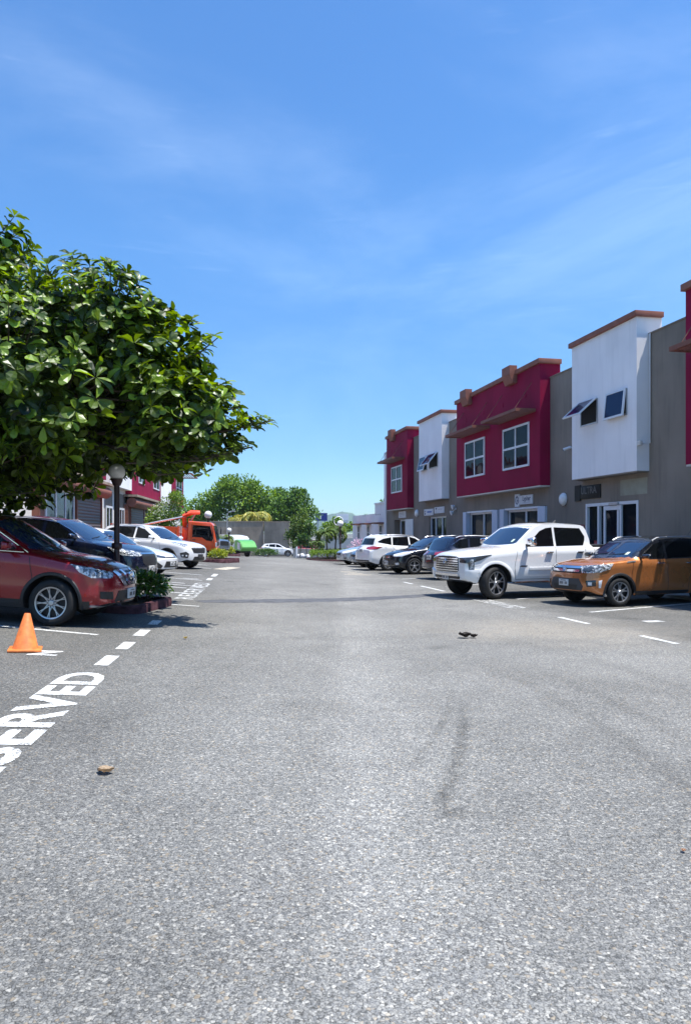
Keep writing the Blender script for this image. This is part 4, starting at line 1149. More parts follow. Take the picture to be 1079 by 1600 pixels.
def maroon_bay(b, s0, s1, wins, aw, br, z0=3.45, p=.42, m='maroon', zt=8.15):
    bay = b.boxes('crimson_bay', [(s0, s1, -.42, p, z0, zt)], M[m])
    b.boxes('soffit', [(s0 + .01, s1 - .01, 0.005, p - .01, z0 - .05, z0 + .0)], M['cream'], bay)
    b.coping(s0, s1, -.42, p, zt, zt + .22, parent=bay)
    for s in br:
        bm = bmesh.new(); prism(bm, [(p + .01, zt + .38), (p + .34, zt + .38), (p + .34, zt + .02), (p + .20, zt - .34), (p + .01, zt - .34)], 'X', s - .40, s + .40)
        link_bm('coping_bracket', bm, M['tanbrown'], bay)
    for w0, w1 in wins: b.window(w0, w1, 4.28, 6.04, p, fr=.085)
    for k in range(4 if s1 - s0 > 6 else 2):
        bm = bmesh.new(); lathe(bm, [(.11, p), (.11, p + .012), (.07, p + .022), (.01, p + .022)], 16, 'Y', centre=(s0 + (s1 - s0) * (k + .6) / (4.2 if s1 - s0 > 6 else 2.2), 0, 7.15), close=False)
        bmesh.ops.recalc_face_normals(bm, faces=bm.faces); link_bm('plaster_boss', bm, M[m], bay, 40)
    for a0, a1 in aw: b.awning(a0, a1, 6.42, p)
    return bay

def casement(b, s0, s1, z0, z1, p, tilt):
    """top-hung sash pushed open over a dark opening"""
    o = b.boxes('window', [(s0, s0 + .05, p, p + .03, z0, z1), (s1 - .05, s1, p, p + .03, z0, z1), (s0 + .05, s1 - .05, p, p + .03, z1 - .05, z1), (s0 + .05, s1 - .05, p, p + .03, z0, z0 + .05)], M['metal'])
    b.boxes('opening_shade', [(s0 + .03, s1 - .03, p - .02, p + .012, z0 + .03, z1 - .03)], M['void'], o)  # black panel painted for the shade of the room behind
    mt = Matrix.Translation((0, p + .04, z1)) @ Matrix.Rotation(R(tilt), 4, 'X')
    h = z1 - z0 + .03
    bm = bmesh.new()
    for x0, x1, a, c_ in ((s0, s0 + .06, -h, 0), (s1 - .06, s1, -h, 0), (s0 + .06, s1 - .06, -.06, 0), (s0 + .06, s1 - .06, -h, -h + .06)):
        box(bm, x0, x1, 0, .05, a, c_, mat=mt)
    sa = link_bm('sash', bm, M['frame'], o)
    bm = bmesh.new(); box(bm, s0 + .03, s1 - .03, .012, .034, -h + .03, -.03, mat=mt); link_bm('pane', bm, M['paneblue'], o)
    return o

def white_bay(b, s0, s1, wins, z0=3.48, p=.42):
    bay = b.boxes('white_bay', [(s0, s1, -.42, p, z0, 8.12)], M['white'])
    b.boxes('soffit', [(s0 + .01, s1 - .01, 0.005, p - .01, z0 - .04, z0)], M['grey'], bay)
    b.coping(s0, s1, -.42, p, 8.12, 8.32, parent=bay)
    for w0, w1, t in wins: casement(b, w0, w1, 5.24, 6.06, p, t)

maroon_bay(rb, 47.41, 52.6, [(48.6, 51.2)], [(48.0, 51.9)], [50.6], z0=3.2)
white_bay(rb, 40.72, 44.91, [(43.32, 44.52, 12), (41.36, 42.89, 38)])
maroon_bay(rb, 29.03, 38.38, [(34.59, 37.11), (29.95, 32.5)], [(34.0, 37.7), (29.4, 33.0)], [36.6, 31.5])
white_bay(rb, 22.66, 26.57, [(24.85, 25.95, 48), (23.15, 24.25, 6)])
maroon_bay(rb, 11.2, 20.39, [(16.6, 19.2), (12.0, 14.6)], [(16.0, 19.9), (11.5, 15.0)], [18.5, 13.4])
white_bay(rb, 4.2, 8.4, [(6.6, 7.7, 10)])

def storefront(b, s0, s1, zt, panels, zb=-.15, p=-.18, pane='pane', rail=None):
    """glazed shopfront; panels are fractions where the mullions stand"""
    w = b.window(s0, s1, zb, zt, p, nx=len(panels) + 1, nz=2 if rail else 1, fr=.09, pane=pane, name='shopfront', splits=panels, zsplit=rail, depth=.08)
    return w
storefront(rb, 47.9, 50.9, 2.5, [.25])
rb.boxes('folded_shutter', [(50.92 - 3.0, 49.0 - .0, .01, .06, -.1, 2.45)] if 0 else [(47.45, 49.15, .01, .06, .2, 2.5)], M['frame'])
storefront(rb, 41.2, 44.25, 2.55, [.33, .70])
for s0, s1 in ((33.95, 38.35), (29.3, 33.7)):
    storefront(rb, s0 + .35, s1 - .55, 2.60, [.5], rail=.36, zb=-.3)
    rb.boxes('folded_shutter', [(s0, s0 + .62, .0 - .12, .10, -.3, 2.66)], M['shutterpanel'])
    rb.boxes('folded_shutter', [(s1 - .45, s1, .0 - .12, .10, -.3, 2.66)], M['shutterpanel'])
    rb.boxes('shopfront_head', [(s0 + .62, s1 - .45, -.12, .05, 2.60, 2.68)], M['frame'])
storefront(rb, 14.5, 18.7, 2.62, [.33, .66]); storefront(rb, 5.6, 9.6, 2.62, [.5])
# entrance under the near white bay: side light, glazed door, side light
sf = rb.window(23.2, 26.35, -.15, 2.62, -.10, nx=3, nz=1, fr=.10, name='shopfront', splits=[.36, .74], depth=.12)
dr = rb.boxes('door', [(24.10, 24.20, -.02, .04, -.1, 2.50), (25.05, 25.15, -.02, .04, -.1, 2.50), (24.20, 25.05, -.02, .04, 2.36, 2.50), (24.20, 25.05, -.02, .04, -.1, .12)], M['frame'])
rb.boxes('pane', [(24.19, 25.06, -.03, .0, .1, 2.38)], M['pane'], dr)
rb.boxes('door_closer', [(24.25, 24.75, .04, .10, 2.52, 2.60)], M['metal'], dr)
rb.boxes('handle', [(24.26, 24.29, .04, .09, .8, 1.3)], M['metal'], dr)
rb.boxes('door_notice', [(24.75, 24.98, .001, .004, 1.24, 1.30), (24.70, 24.98, .001, .004, 1.08, 1.14)], M['frame'], dr)
rb.boxes('door_sticker', [(25.55, 25.95, .021 - .10, .026 - .10, 1.22, 1.34)], M['redlens'], dr)
rb.boxes('render_patch', [(22.75, 24.2, .001, .006, 2.80, 3.30)], M['palepatch'])
rb.boxes('walkway', [(3, 54.2, 0.002, 1.25, -1.5, -.02)], M['pavement'])

def on_wall(name, s, z, label, cat, group=None, p=0.0, b=None):
    b = b or rb; a = R(b.ang); u = Vector((math.cos(a), math.sin(a))); n = Vector((-u.y, u.x))
    q = Vector(b.o) + u * s + n * p
    return empty(name, (q.x, q.y, z), (0, 0, a), label, cat, group)
def sign(s0, s1, z0, z1, m, texts, label, extra=None, group=None, p=0.002, left=None):
    s = (s0 + s1) / 2; z = (z0 + z1) / 2; w = s1 - s0; h = z1 - z0
    e = on_wall('wall_sign', s, z, label, 'sign', group, p)
    bm = bmesh.new(); box(bm, -w / 2, w / 2, 0, .04, -h / 2, h / 2, .004); link_bm('board', bm, m, e, 40)
    for t, dx, dz, size, tm, sx in texts:
        bm = text_mesh(t, size, .006, 1.0, sx)
        # local x runs left when seen from the front, so the lettering is turned round
        for v in bm.verts: v.co = Vector((-v.co.x + dx, .0435, v.co.y + dz))
        bmesh.ops.reverse_faces(bm, faces=bm.faces)
        link_bm('lettering', bm, tm, e)
    for x0, x1, a, c_, tm in (extra or []):
        bm = bmesh.new(); box(bm, x0, x1, .036, .044, a, c_); link_bm('mark', bm, tm, e)
    return e
M['ink'] = mat('dark_blue_ink', (.03, .05, .12), .5, var=.02)
M['inkblue'] = mat('blue_ink', (.05, .12, .42), .5, var=.02)
M['inkgrey'] = mat('grey_ink', (.10, .105, .10), .5, var=.02)
M['inkpale'] = mat('pale_ink', (.45, .47, .52), .5, var=.02)
M['board'] = mat('white_sign_board', (.70, .71, .74), .45, var=.05, vscale=3)
M['blackboard'] = mat('black_sign_board', (.018, .021, .019), .4, var=.2)
M['redboard'] = mat('red_sign_board', (.22, .02, .02), .5, var=.1)
e = sign(25.36, 27.03, 2.80, 3.26, M['blackboard'], [('ULTRA', -.08, .05, .34, M['inkgrey'], 1.0), ('DENTAL', .0, -.14, .10, M['inkgrey'], 1.3)][:1], 'black sign board with faint grey lettering under the near white bay')
bm = bmesh.new(); box(bm, .48, .87, .001, .05, -.29, .27, .004); link_bm('board_end', bm, M['blackboard'], e)
e = sign(30.5, 32.15, 2.80, 3.18, M['board'], [('Lypher', -.28, .04, .27, M['ink'], 1.0)], 'white sign with round dark emblem and dark lettering above the double shopfront', [(-.60, .0, -.12, -.10, M['inkpale'])])
bm = bmesh.new(); box(bm, .42, .86, .001, .05, -.27, .27, .004); link_bm('board_end', bm, M['board'], e)
bm = bmesh.new(); lathe(bm, [(.13, .050), (.135, .056), (.17, .056), (.175, .050)], 24, 'Y', centre=(.62, 0, 0), close=False); box(bm, .60, .64, .050, .057, -.10, .18); box(bm, .52, .60, .050, .058, -.04, 0); link_bm('emblem', bm, M['ink'], e)
sign(43.4, 45.1, 2.64, 3.02, M['board'], [], 'left of the two white signs over the far shop door, with blue name band', [(-.6, .25, -.03, .06, M['inkblue']), (.50, .74, .05, .10, M['ink']), (.56, .70, -.14, .0, M['ink']), (-.5, .2, -.12, -.10, M['inkpale'])], 'signs over the far shop doors')
sign(41.45, 43.15, 2.72, 3.08, M['board'], [], 'right of the two white signs over the far shop door, faded wording', [(.40, .62, .04, .14, M['ink']), (-.6, .2, .02, .07, M['inkpale']), (.45, .55, -.14, .0, M['inkpale'])], 'signs over the far shop doors')
sign(49.1, 50.85, 2.62, 3.05, M['board'], [], 'white sign with rows of pale wording at the far end of the terrace', [(-.6, .6, .06, .11, M['inkpale']), (-.6, .6, -.03, .02, M['inkpale']), (-.6, .6, -.13, -.08, M['inkpale'])], 'signs over the far shop doors')
e = on_wall('notice_plate', 26.65, 1.83, 'small dark red plate on the wall left of the glass door', 'sign')
bm = bmesh.new(); box(bm, -.20, .20, .001, .02, -.07, .07, .004); link_bm('board', bm, M['redboard'], e)
bm = bmesh.new()
for k in range(4): box(bm, -.16 + k * .08, -.11 + k * .08, .018, .023, -.03, .03)
link_bm('mark', bm, M['inkpale'], e)
def wall_lamp(s, z, label, r=.20):
    e = on_wall('wall_lamp', s, z, label, 'lamp', 'round lamps on the terrace wall')
    bm = bmesh.new(); lathe(bm, [(r * .9, .001), (r, .02), (r, .06), (r * .8, .06)], 28, 'Y', close=False); link_bm('base', bm, M['frame'], e, 40)
    bm = bmesh.new(); lathe(bm, [(r * .93, .05), (r * .9, .10), (r * .7, .145), (r * .35, .165), (.01, .17)], 28, 'Y', close=False); bmesh.ops.recalc_face_normals(bm, faces=bm.faces); link_bm('diffuser', bm, M['globe'], e, 60)
wall_lamp(27.91, 2.86, 'round white wall lamp between the dark shopfront and the black sign', .24)
wall_lamp(46.58, 2.83, 'round white wall lamp near the far end of the terrace', .24)
e = on_wall('floodlight', 39.63, 2.88, 'small white twin floodlight on the wall beside the far signs', 'lamp')
bm = bmesh.new(); lathe(bm, [(.06, .0), (.06, .05)], 12, 'Y'); link_bm('base', bm, M['frame'], e)
for dx, dz in ((-.08, .12), (.10, -.18)):
    bm = bmesh.new(); tube(bm, [(0, .05, 0), (dx * .6, .12, dz * .6), (dx, .14, dz), (dx, .26, dz - .04)], [.02, .02, .08, .13], 12); link_bm('lamp_head', bm, M['frame'], e, 50)
e = on_wall('security_camera', 27.3, 4.66, 'white security camera on the wall left of the near white bay', 'camera')
bm = bmesh.new(); tube(bm, [(0, 0, .06), (0, .12, .05)], .03, 8); link_bm('bracket', bm, M['frame'], e)
bm = bmesh.new(); tube(bm, [(-.02, .08, .06), (.12, .30, -.02)], [.055, .055], 12); link_bm('housing', bm, M['frame'], e, 40)
bm = bmesh.new(); tube(bm, [(.118, .296, -.018), (.13, .315, -.026)], .045, 12); link_bm('lens', bm, M['black'], e, 40)
e = on_wall('drain_pipe', 22.55, 4.3, 'thin white conduit running down the side of the near white bay', 'pipe')
bm = bmesh.new(); tube(bm, [(0, .05, 3.3), (0, .05, .0), (.06, .32, .0)], .022, 8); link_bm('pipe', bm, M['frame'], e, 60)
bm = bmesh.new(); box(bm, -.04, .08, .32, .42, -.07, .07, .01); link_bm('junction_box', bm, M['cream'], e, 60)
tag(e, group=None)

# ---- low white building beyond it
wb = Bld('low_building', (13.6, 0), A_R, 'low white building with narrow windows and brown hoods beyond the terrace')
rb2 = [(54.78, 66.2, -9, -.02, -2, 3.1), (54.78, 57.9, -9, -.02, 3.1, 3.85)]
wb.boxes('wall', rb2, M['white'])
wb.boxes('ledge', [(54.78, 57.9, -.02, .05, 3.80, 3.9)], M['white'])
for s in (55.9, 60.0, 63.6):
    w = wb.window(s - .35, s + .45, 1.1, 2.2, -.02, nx=2, nz=2, fr=.06)
    wb.boxes('window_hood', [(s - .9, s + .9, -.02, .55, 2.28, 2.40)], M['brown'])
for s in (56.2, 56.8, 57.4, 61.2, 61.8): wb.boxes('weep_hole', [(s, s + .16, -.02, .0, 2.98, 3.04)], M['grey'])

# ---- left-hand terrace, faces +X
A_L = math.degrees(math.atan2(-1, .1076))
lb = Bld('commercial_building', (-9.3, 0), A_L, 'two-storey terrace on the left, half hidden by the big tree, with roller shutters')
lb.boxes('wall', [(-80.5, -10, -9, 0, -1.5, 8.0)], M['cream'])
def shopbay(s0, s1, win, shut, up='maroon', zf=3.68):
    # s0 is the far end; shop bay stands proud of the cream wall
    a = lb.boxes('shop_bay', [(s0, s1, 0, .30, -1, zf)], M['brown'])
    lb.window(win[0], win[1], -.2, 3.52, .30, nx=3, nz=2, fr=.14, pane='paneblue', zsplit=.32)
    f = lb.boxes('roller_shutter', [(shut[0], shut[1], .30, .34, -.2, 3.58)], M['shutter'])
    lb.boxes('shutter_rail', [(shut[0] - .14, shut[0], .30, .40, -.2, 3.58), (shut[1], shut[1] + .14, .30, .40, -.2, 3.58)], M['brown'], f)
    bm = bmesh.new(); m_ = (s0 + s1) / 2
    for x0, x1 in ((s0, m_ - .05), (m_ + .05, s1)):
        lathe(bm, [(.30, x0), (.32, x0 + .02), (.32, x1 - .02), (.30, x1)], 20, 'X', centre=(0, .52, zf + .12))
    link_bm('shutter_box', bm, M['tanbrown'], a, 40)
    lb.boxes('canopy', [(s0 - .1, s1 + .1, 0, .9, zf + .48, zf + .62)], M['concrete'], a)
shopbay(-40.6, -29.4, (-34.6, -30.1), (-40.1, -35.0))
shopbay(-60.2, -48.3, (-59.2, -54.6), (-54.2, -48.9), zf=3.5)
shopbay(-24, -12.5, (-17.6, -13.0), (-23.4, -18.2))
def lbay(s0, s1, z0, m, wins):
    a = lb.boxes('crimson_bay' if m == 'maroon' else 'white_bay', [(s0, s1, -.42, .42, z0, 8.5)], M[m])
    lb.coping(s0, s1, -.42, .42, 8.5, 8.72, parent=a)
    for w0, w1, a0, a1 in wins: lb.window(w0, w1, a0, a1, .42, fr=.09, pane='paneblue')
lbay(-41.1, -29.0, 4.55, 'maroon', [(-39.5, -37, 5.2, 6.9), (-34, -31.4, 5.2, 6.9)])
lbay(-48.9, -42.3, 4.4, 'white', [])
lbay(-62.4, -48.95, 4.2, 'maroon', [(-61.4, -58.2, 5.1, 6.8), (-54, -51.5, 5.1, 6.8)])
lbay(-69.4, -62.5, 4.3, 'white', [])
lbay(-79.5, -69.5, 4.3, 'maroon', [(-78.0, -73.0, 5.2, 7.1)])
lb.awning(-78.6, -72.4, 7.45, .42, out=1.6)
lbay(-28, -24.5, 4.4, 'white', []); lbay(-24.0, -12.5, 4.55, 'maroon', [(-22.5, -20, 5.2, 6.9)])
for w in ((-44.6, -42.8), (-48.3, -46.6)):
    lb.boxes('recess', [(w[0] - .15, w[1] + .15, 0, .02, 0, 4.1)], M['grey'])
    lb.window(w[0], w[1], .1, 3.2, .03, nx=2, nz=1, fr=.12, name='door')
lb.boxes('low_rail', [(-50.4, -47.4, .9, 1.0, 1.7, 1.85), (-50.4, -50.25, .9, 1.0, .3, 1.7), (-47.55, -47.4, .9, 1.0, .3, 1.7)], M['tanbrown'])
e = on_wall('wall_lamp', -41.4, 3.3, 'slim white wall lamp beside the near brown roller shutter', 'lamp', None, .02, lb)
bm = bmesh.new(); box(bm, -.12, .12, 0, .12, -.25, .3, .03); link_bm('diffuser', bm, M['globe'], e, 40)
e = on_wall('wall_lamp', -48.6, 3.2, 'slim white wall lamp beside the far brown roller shutter', 'lamp', None, .02, lb)
bm = bmesh.new(); box(bm, -.12, .12, 0, .12, -.3, .35, .03); link_bm('diffuser', bm, M['globe'], e, 40)

# ---- boundary walls and things at the far end
def wall_thing(name, a, b_, h0, h1, th, m, label, cap=True):
    a = Vector(a); b_ = Vector(b_); d = b_ - a; ang = math.atan2(d.y, d.x)
    e = empty(name, (a.x, a.y, 0), (0, 0, ang), label, 'wall')
    bm = bmesh.new(); box(bm, 0, d.length, -th / 2, th / 2, h0, h1); link_bm('wall_face', bm, m, e)
    if cap:
        bm = bmesh.new(); box(bm, -.03, d.length + .03, -th / 2 - .04, th / 2 + .04, h1, h1 + .10, .01); link_bm('wall_cap', bm, m, e)
    return e
wall_thing('boundary_wall', (-10.1, 92), (-6.9, 91.2), -3, 2.95, .25, M['concrete'], 'tall bare concrete wall behind the small white crossover')
wall_thing('boundary_wall', (-19.5, 92.6), (-10.25, 92.2), -3, 3.0, .25, M['concrete'], 'tall concrete wall behind the green and white truck')
e = wall_thing('low_wall', (-5.5, 78), (4.5, 74), -2.5, -.15, .25, M['concrete_pale'], 'low pale wall behind the hedge and palms')
wall_thing('low_wall', (-3.6, 100), (9, 96), -2.5, .85, .25, M['cream'], 'white wall far behind the palms and the pink shrub')

def marker_post(x, y, h, r, m, label, name='post'):
    e = empty(name, (x, y, gz(x, y)), label=label, cat='post')
    bm = bmesh.new(); tube(bm, [(0, 0, -.05), (0, 0, h)], r, 10); link_bm('shaft', bm, m, e, 40)
    bm = bmesh.new(); box(bm, -r * 1.4, r * 1.4, -r * 1.4, r * 1.4, h, h + .08, .02); link_bm('cap', bm, m, e, 40)
marker_post(-5.05, 76.0, 2.0, .10, M['frame'], 'white post between the small white crossover and the young tree')

# ---- lamps
def globe_lamp(x, y, h, r, label, zb=None):
    z = gz(x, y) if zb is None else zb
    e = empty('globe_lamp', (x, y, z), label=label, cat='street lamp', group='globe lamps along the lot')
    bm = bmesh.new(); tube(bm, [(0, 0, -.05), (0, 0, h - r)], .05, 14); lathe(bm, [(.11, 0), (.11, .02), (.075, .16), (.06, .2)], 16, 'Z')
    link_bm('pole', bm, M['pole'], e, 40)
    bm = bmesh.new(); lathe(bm, [(.065, h - r - .10), (.10, h - r - .02), (.11, h - r + .02)], 16, 'Z'); link_bm('collar', bm, M['pole'], e, 40)
    bm = bmesh.new(); bmesh.ops.create_uvsphere(bm, u_segments=28, v_segments=16, radius=r)
    bmesh.ops.translate(bm, verts=bm.verts, vec=(0, 0, h)); link_bm('globe', bm, M['globe'], e, 180)
    return e
e = globe_lamp(-4.15, 13.38, 2.55, .150, 'globe lamp on brown post by the nearest planter, under the big tree')
bm = bmesh.new(); lathe(bm, [(.08, 1.15), (.095, 1.17), (.095, 1.24), (.08, 1.26)], 12, 'Z'); link_bm('pole_clamp', bm, M['pole'], e, 40)
globe_lamp(-8.05, 43.2, 2.45, .225, 'globe lamp rising behind the cab of the orange truck')
globe_lamp(-9.0, 57.0, 2.0, .19, 'small far globe lamp in front of the green and white truck')
e = globe_lamp(-.35, 49.5, 2.55, .22, 'globe lamp with a loose ring, among the palms beside the hedge')
bm = bmesh.new()
tube(bm, [(.30 * math.cos(a * math.pi / 12) - .12, .02, 2.72 + .30 * math.sin(a * math.pi / 12)) for a in range(25)], .03, 6, caps=False); link_bm('ring', bm, M['frame'], e, 60)
e = empty('street_light', (-10.6, 66, gz(-10.6, 66)), label='slim grey street light with a short arm in front of the far trees', cat='street lamp')
h = 4.0
bm = bmesh.new(); tube(bm, [(0, 0, 0), (0, 0, h - .5), (.03, 0, h - .15), (.15, 0, h), (.45, 0, h + .08)], [.06, .05, .045, .045, .04], 8); link_bm('pole', bm, M['metal'], e, 40)
bm = bmesh.new(); box(bm, .4, .75, -.08, .08, h + .04, h + .12, .03); link_bm('lamp_head', bm, M['metal'], e, 40)

# ---- cone
e = empty('traffic_cone', (-3.91, 9.0, gz(-3.91, 9.0)), (0, R(3), R(20)), 'orange traffic cone standing in the empty bay before the red crossover', 'traffic cone')
bm = bmesh.new(); box(bm, -.19, .19, -.19, .19, .0, .03, .012); link_bm('base', bm, M['orange'], e, 40)
bm = bmesh.new(); lathe(bm, [(.155, .03), (.145, .045), (.035, .45), (.03, .455), (.028, .44)], 28, 'Z', close=True); link_bm('cone_body', bm, M['orange'], e, 50)

# ---- dry leaves and scraps on the lane
def dry_leaf(x, y, s, rz, col, label):
    m = mat('dry_leaf', col, .7, var=.3, vscale=30); rn = random.Random(int(x * 100))
    bm = bmesh.new(); n = 7; rows = []
    for i in range(n):
        t = i / (n - 1); w = .42 * math.sin(math.pi * min(1, t * .92 + .06)) ** .8; row = []
        for j in range(5):
            v = (j - 2) / 2; row.append(bm.verts.new(((t - .5) * s, v * w * s, .004 + s * (.75 * v * v * w + .9 * (t - .5) ** 2 + rn.uniform(0, .14)))))
        rows.append(row)
    for a, b_ in zip(rows, rows[1:]):
        for j in range(4): bm.faces.new((a[j], a[j + 1], b_[j + 1], b_[j]))
    bmesh.ops.solidify(bm, geom=bm.faces[:], thickness=.0015)
    o = link_bm('dry_leaf', bm, m, None, 60, (x, y, gz(x, y) + .002), (0, 0, R(rz))); tag(o, label, 'leaf')
dry_leaf(-1.53, 4.72, .095, 20, (.50, .38, .25), 'curled tan dry leaf lying left of the middle, nearest one')
dry_leaf(-1.575, 4.74, .05, 80, (.07, .05, .035), 'tiny dark leaf scrap touching the curled tan leaf')
dry_leaf(1.88, 11.6, .20, 5, (.035, .027, .02), 'dark curled leaf in the middle of the lane')
dry_leaf(2.02, 11.62, .13, 140, (.03, .022, .018), 'smaller dark leaf just right of the dark curled one')
dry_leaf(-2.3, 10.6, .07, 50, (.55, .42, .10), 'small yellow leaf on the lane right of the white dashes')
dry_leaf(1.72, 3.75, .03, 70, (.45, .26, .15), 'tiny tan scrap on the pebbly asphalt at lower right')

# ---- planters
def kerb_ring(x0, x1, y0, y1, rot, m, label, h=.16, name='planter', r=.35):
    cx, cy = (x0 + x1) / 2, (y0 + y1) / 2; z = gz(cx, cy)
    e = empty(name, (cx, cy, z), (0, 0, R(rot)), label, 'planter')
    w, d = (x1 - x0) / 2, (y1 - y0) / 2; r = min(r, w * .95, d * .95)
    def rr(w, d, r):
        p = []
        for qx, qy, a0 in ((1, 1, 0), (-1, 1, 90), (-1, -1, 180), (1, -1, 270)):
            for k in range(7):
                a = R(a0 + 15 * k); p.append((qx * (w - r) + r * math.cos(a), qy * (d - r) + r * math.sin(a)))
        return p
    A = rr(w, d, r); B = rr(w - .14, d - .14, max(.05, r - .12)); bm = bmesh.new()
    lv = [[bm.verts.new((p[0], p[1], -.1)) for p in A], [bm.verts.new((p[0], p[1], h - .03)) for p in A], [bm.verts.new((p[0] * .985, p[1] * .985, h)) for p in A], [bm.verts.new((p[0], p[1], h)) for p in B], [bm.verts.new((p[0], p[1], -.1)) for p in B]]
    for a, b_ in zip(lv, lv[1:]):
        n = len(a)
        for k in range(n): bm.faces.new((a[k], a[(k + 1) % n], b_[(k + 1) % n], b_[k]))
    bmesh.ops.recalc_face_normals(bm, faces=bm.faces); link_bm('kerb', bm, m, e, 40)
    bm = bmesh.new(); bm.faces.new([bm.verts.new((p[0] * .999, p[1] * .999, h - .05)) for p in B]); link_bm('soil', bm, M['soil'], e)
    return e
kerb_ring(-4.75, -3.60, 13.15, 15.3, -6, M['kerb'], 'small planter with flaking maroon kerb beside the red crossover nose', h=.13)
kerb_ring(-7.3, -5.45, 35.0, 37.2, -15, M['kerb'], 'planter with maroon kerb at the nose of the orange truck')
kerb_ring(-2.6, .6, 49.2, 54.5, 8, M['kerb'], 'long planter with maroon kerb holding the hedge and palms', r=1.0)
kerb_ring(-9.6, -8.2, 55.2, 57.8, 0, M['kerb'], 'far planter with maroon kerb left of the lane')
# ------------------------------------------------------------------ orange crane truck
P_or = carpaint('truck_orange_paint', (.72, .085, .012), .0, .4)
def truck_frame(name, at, hd, label, cat, group=None):
    x, y = at; h = R(hd); f = Vector((math.cos(h), math.sin(h)))
    zf = gz(x + f.x * 1.5, y + f.y * 1.5); zb = gz(x - f.x * 1.5, y - f.y * 1.5)
    return empty(name, (x, y, (zf + zb) / 2), (0, -math.atan2(zf - zb, 3.0), h), label, cat, group)
def simple_wheel(e, x, y, r, w, sd):
    bm = bmesh.new(); lathe(bm, [(.05, 0), (r * .6, 0), (r * .6, -w * .4)], 24, 'Y')
    wh = link_bm('wheel', bm, M['black'], e, 40, (x, y, r), (0, 0, 0 if sd > 0 else math.pi))
    bm = bmesh.new(); h = w / 2; lathe(bm, [(r * .6, -h), (r * .94, -h), (r, -h + .04), (r, h - .04), (r * .94, h), (r * .6, h), (r * .58, h - .04)], 32, 'Y', close=False); link_bm('tyre', bm, M['rubber'], wh, 50)
    bm = bmesh.new(); lathe(bm, [(r * .6, h - .03), (r * .55, h - .01), (r * .48, h - .05), (r * .2, h - .04), (r * .18, h - .0), (.02, h)], 24, 'Y', close=False); link_bm('rim', bm, M['metal'], wh, 40)

e = truck_frame('crane_truck', (-9.70, 39.6), 4, 'orange crane truck with folded knuckle boom behind its cab', 'truck')
# cab: side profile extruded and softened
bm = bmesh.new(); prism(bm, [(1.25, .45), (2.72, .45), (2.78, .62), (2.76, 1.00), (2.56, 1.80), (2.44, 1.93), (1.32, 1.95), (1.25, 1.88)], 'Y', -.85, .85)
bmesh.ops.bevel(bm, geom=[x for x in bm.edges], offset=.05, segments=3, affect='EDGES', profile=.6)
cab = link_bm('cab', bm, P_or, e, 35)
for sd in (-1, 1):
    y0, y1 = sorted((sd * .845, sd * .862))
    bm = bmesh.new(); prism(bm, [(1.50, 1.12), (2.02, 1.12), (2.28, .96), (2.56, .96), (2.60, 1.10), (2.42, 1.74), (1.50, 1.76)], 'Y', y0, y1); link_bm('side_window', bm, M['carglass'], cab)
    y0, y1 = sorted((sd * .846, sd * .857))
    for p in ([(1.44, .50), (1.455, .50), (1.455, 1.80), (1.44, 1.80)], [(2.645, .9), (2.66, .9), (2.49, 1.80), (2.475, 1.80)]):
        bm = bmesh.new(); prism(bm, p, 'Y', y0, y1); link_bm('door_gap', bm, M['black'], cab)
    y0, y1 = sorted((sd * .855, sd * .89)); bm = bmesh.new(); box(bm, 1.52, 1.68, y0, y1, .96, 1.0, .01); link_bm('door_handle', bm, M['black'], cab)
    bm = bmesh.new(); box(bm, 2.735, 2.80, sd * .78 - .10, sd * .78 + .06, .66, .90, .03); link_bm('headlight', bm, M['lampwhite'], cab)
    bm = bmesh.new(); tube(bm, [(2.60, sd * .84, 1.7), (2.78, sd * .95, 1.72), (2.82, sd * 1.0, 1.6)], .014, 6); box(bm, 2.78, 2.84, sd * 1.0 - .09, sd * 1.0 + .09, 1.34, 1.62, .02); link_bm('side_mirror', bm, M['black'], cab, 40)
    simple_wheel(e, 2.0, sd * .72, .36, .20, sd); simple_wheel(e, -1.35, sd * .70, .36, .3, sd)
bm = bmesh.new(); prism(bm, [(2.775, 1.04), (2.79, 1.04), (2.585, 1.78), (2.57, 1.78)], 'Y', -.74, .74); link_bm('windscreen', bm, M['screen'], cab)
bm = bmesh.new(); box(bm, 2.74, 2.80, -.6, .6, .70, .92, .02); link_bm('grille', bm, M['black'], cab)
bm = bmesh.new(); box(bm, 2.70, 2.88, -.86, .86, .36, .56, .04); link_bm('bumper', bm, P_or, e, 40)
bm = bmesh.new(); box(bm, -2.6, 2.6, -.38, -.28, .48, .62); box(bm, -2.6, 2.6, .28, .38, .48, .62); link_bm('chassis', bm, M['black'], e)
bm = bmesh.new(); box(bm, -2.7, .75, -.88, .88, .66, .74); bedo = link_bm('bed', bm, P_or, e)
for sd in (-1, 1):
    y0, y1 = sorted((sd * .84, sd * .88)); bm = bmesh.new(); box(bm, -2.7, .75, y0, y1, .74, 1.60, .008)
    for k in range(6): box(bm, -2.62 + k * .66, -2.56 + k * .66, *sorted((sd * .88, sd * .91)), .74, 1.60)
    link_bm('bed_side', bm, P_or, bedo)
bm = bmesh.new(); box(bm, -2.74, -2.70, -.88, .88, .74, 1.60, .008); link_bm('tailgate', bm, P_or, bedo)
bm = bmesh.new(); box(bm, .72, .76, -.88, .88, .74, 1.65, .008); link_bm('headboard', bm, P_or, bedo)
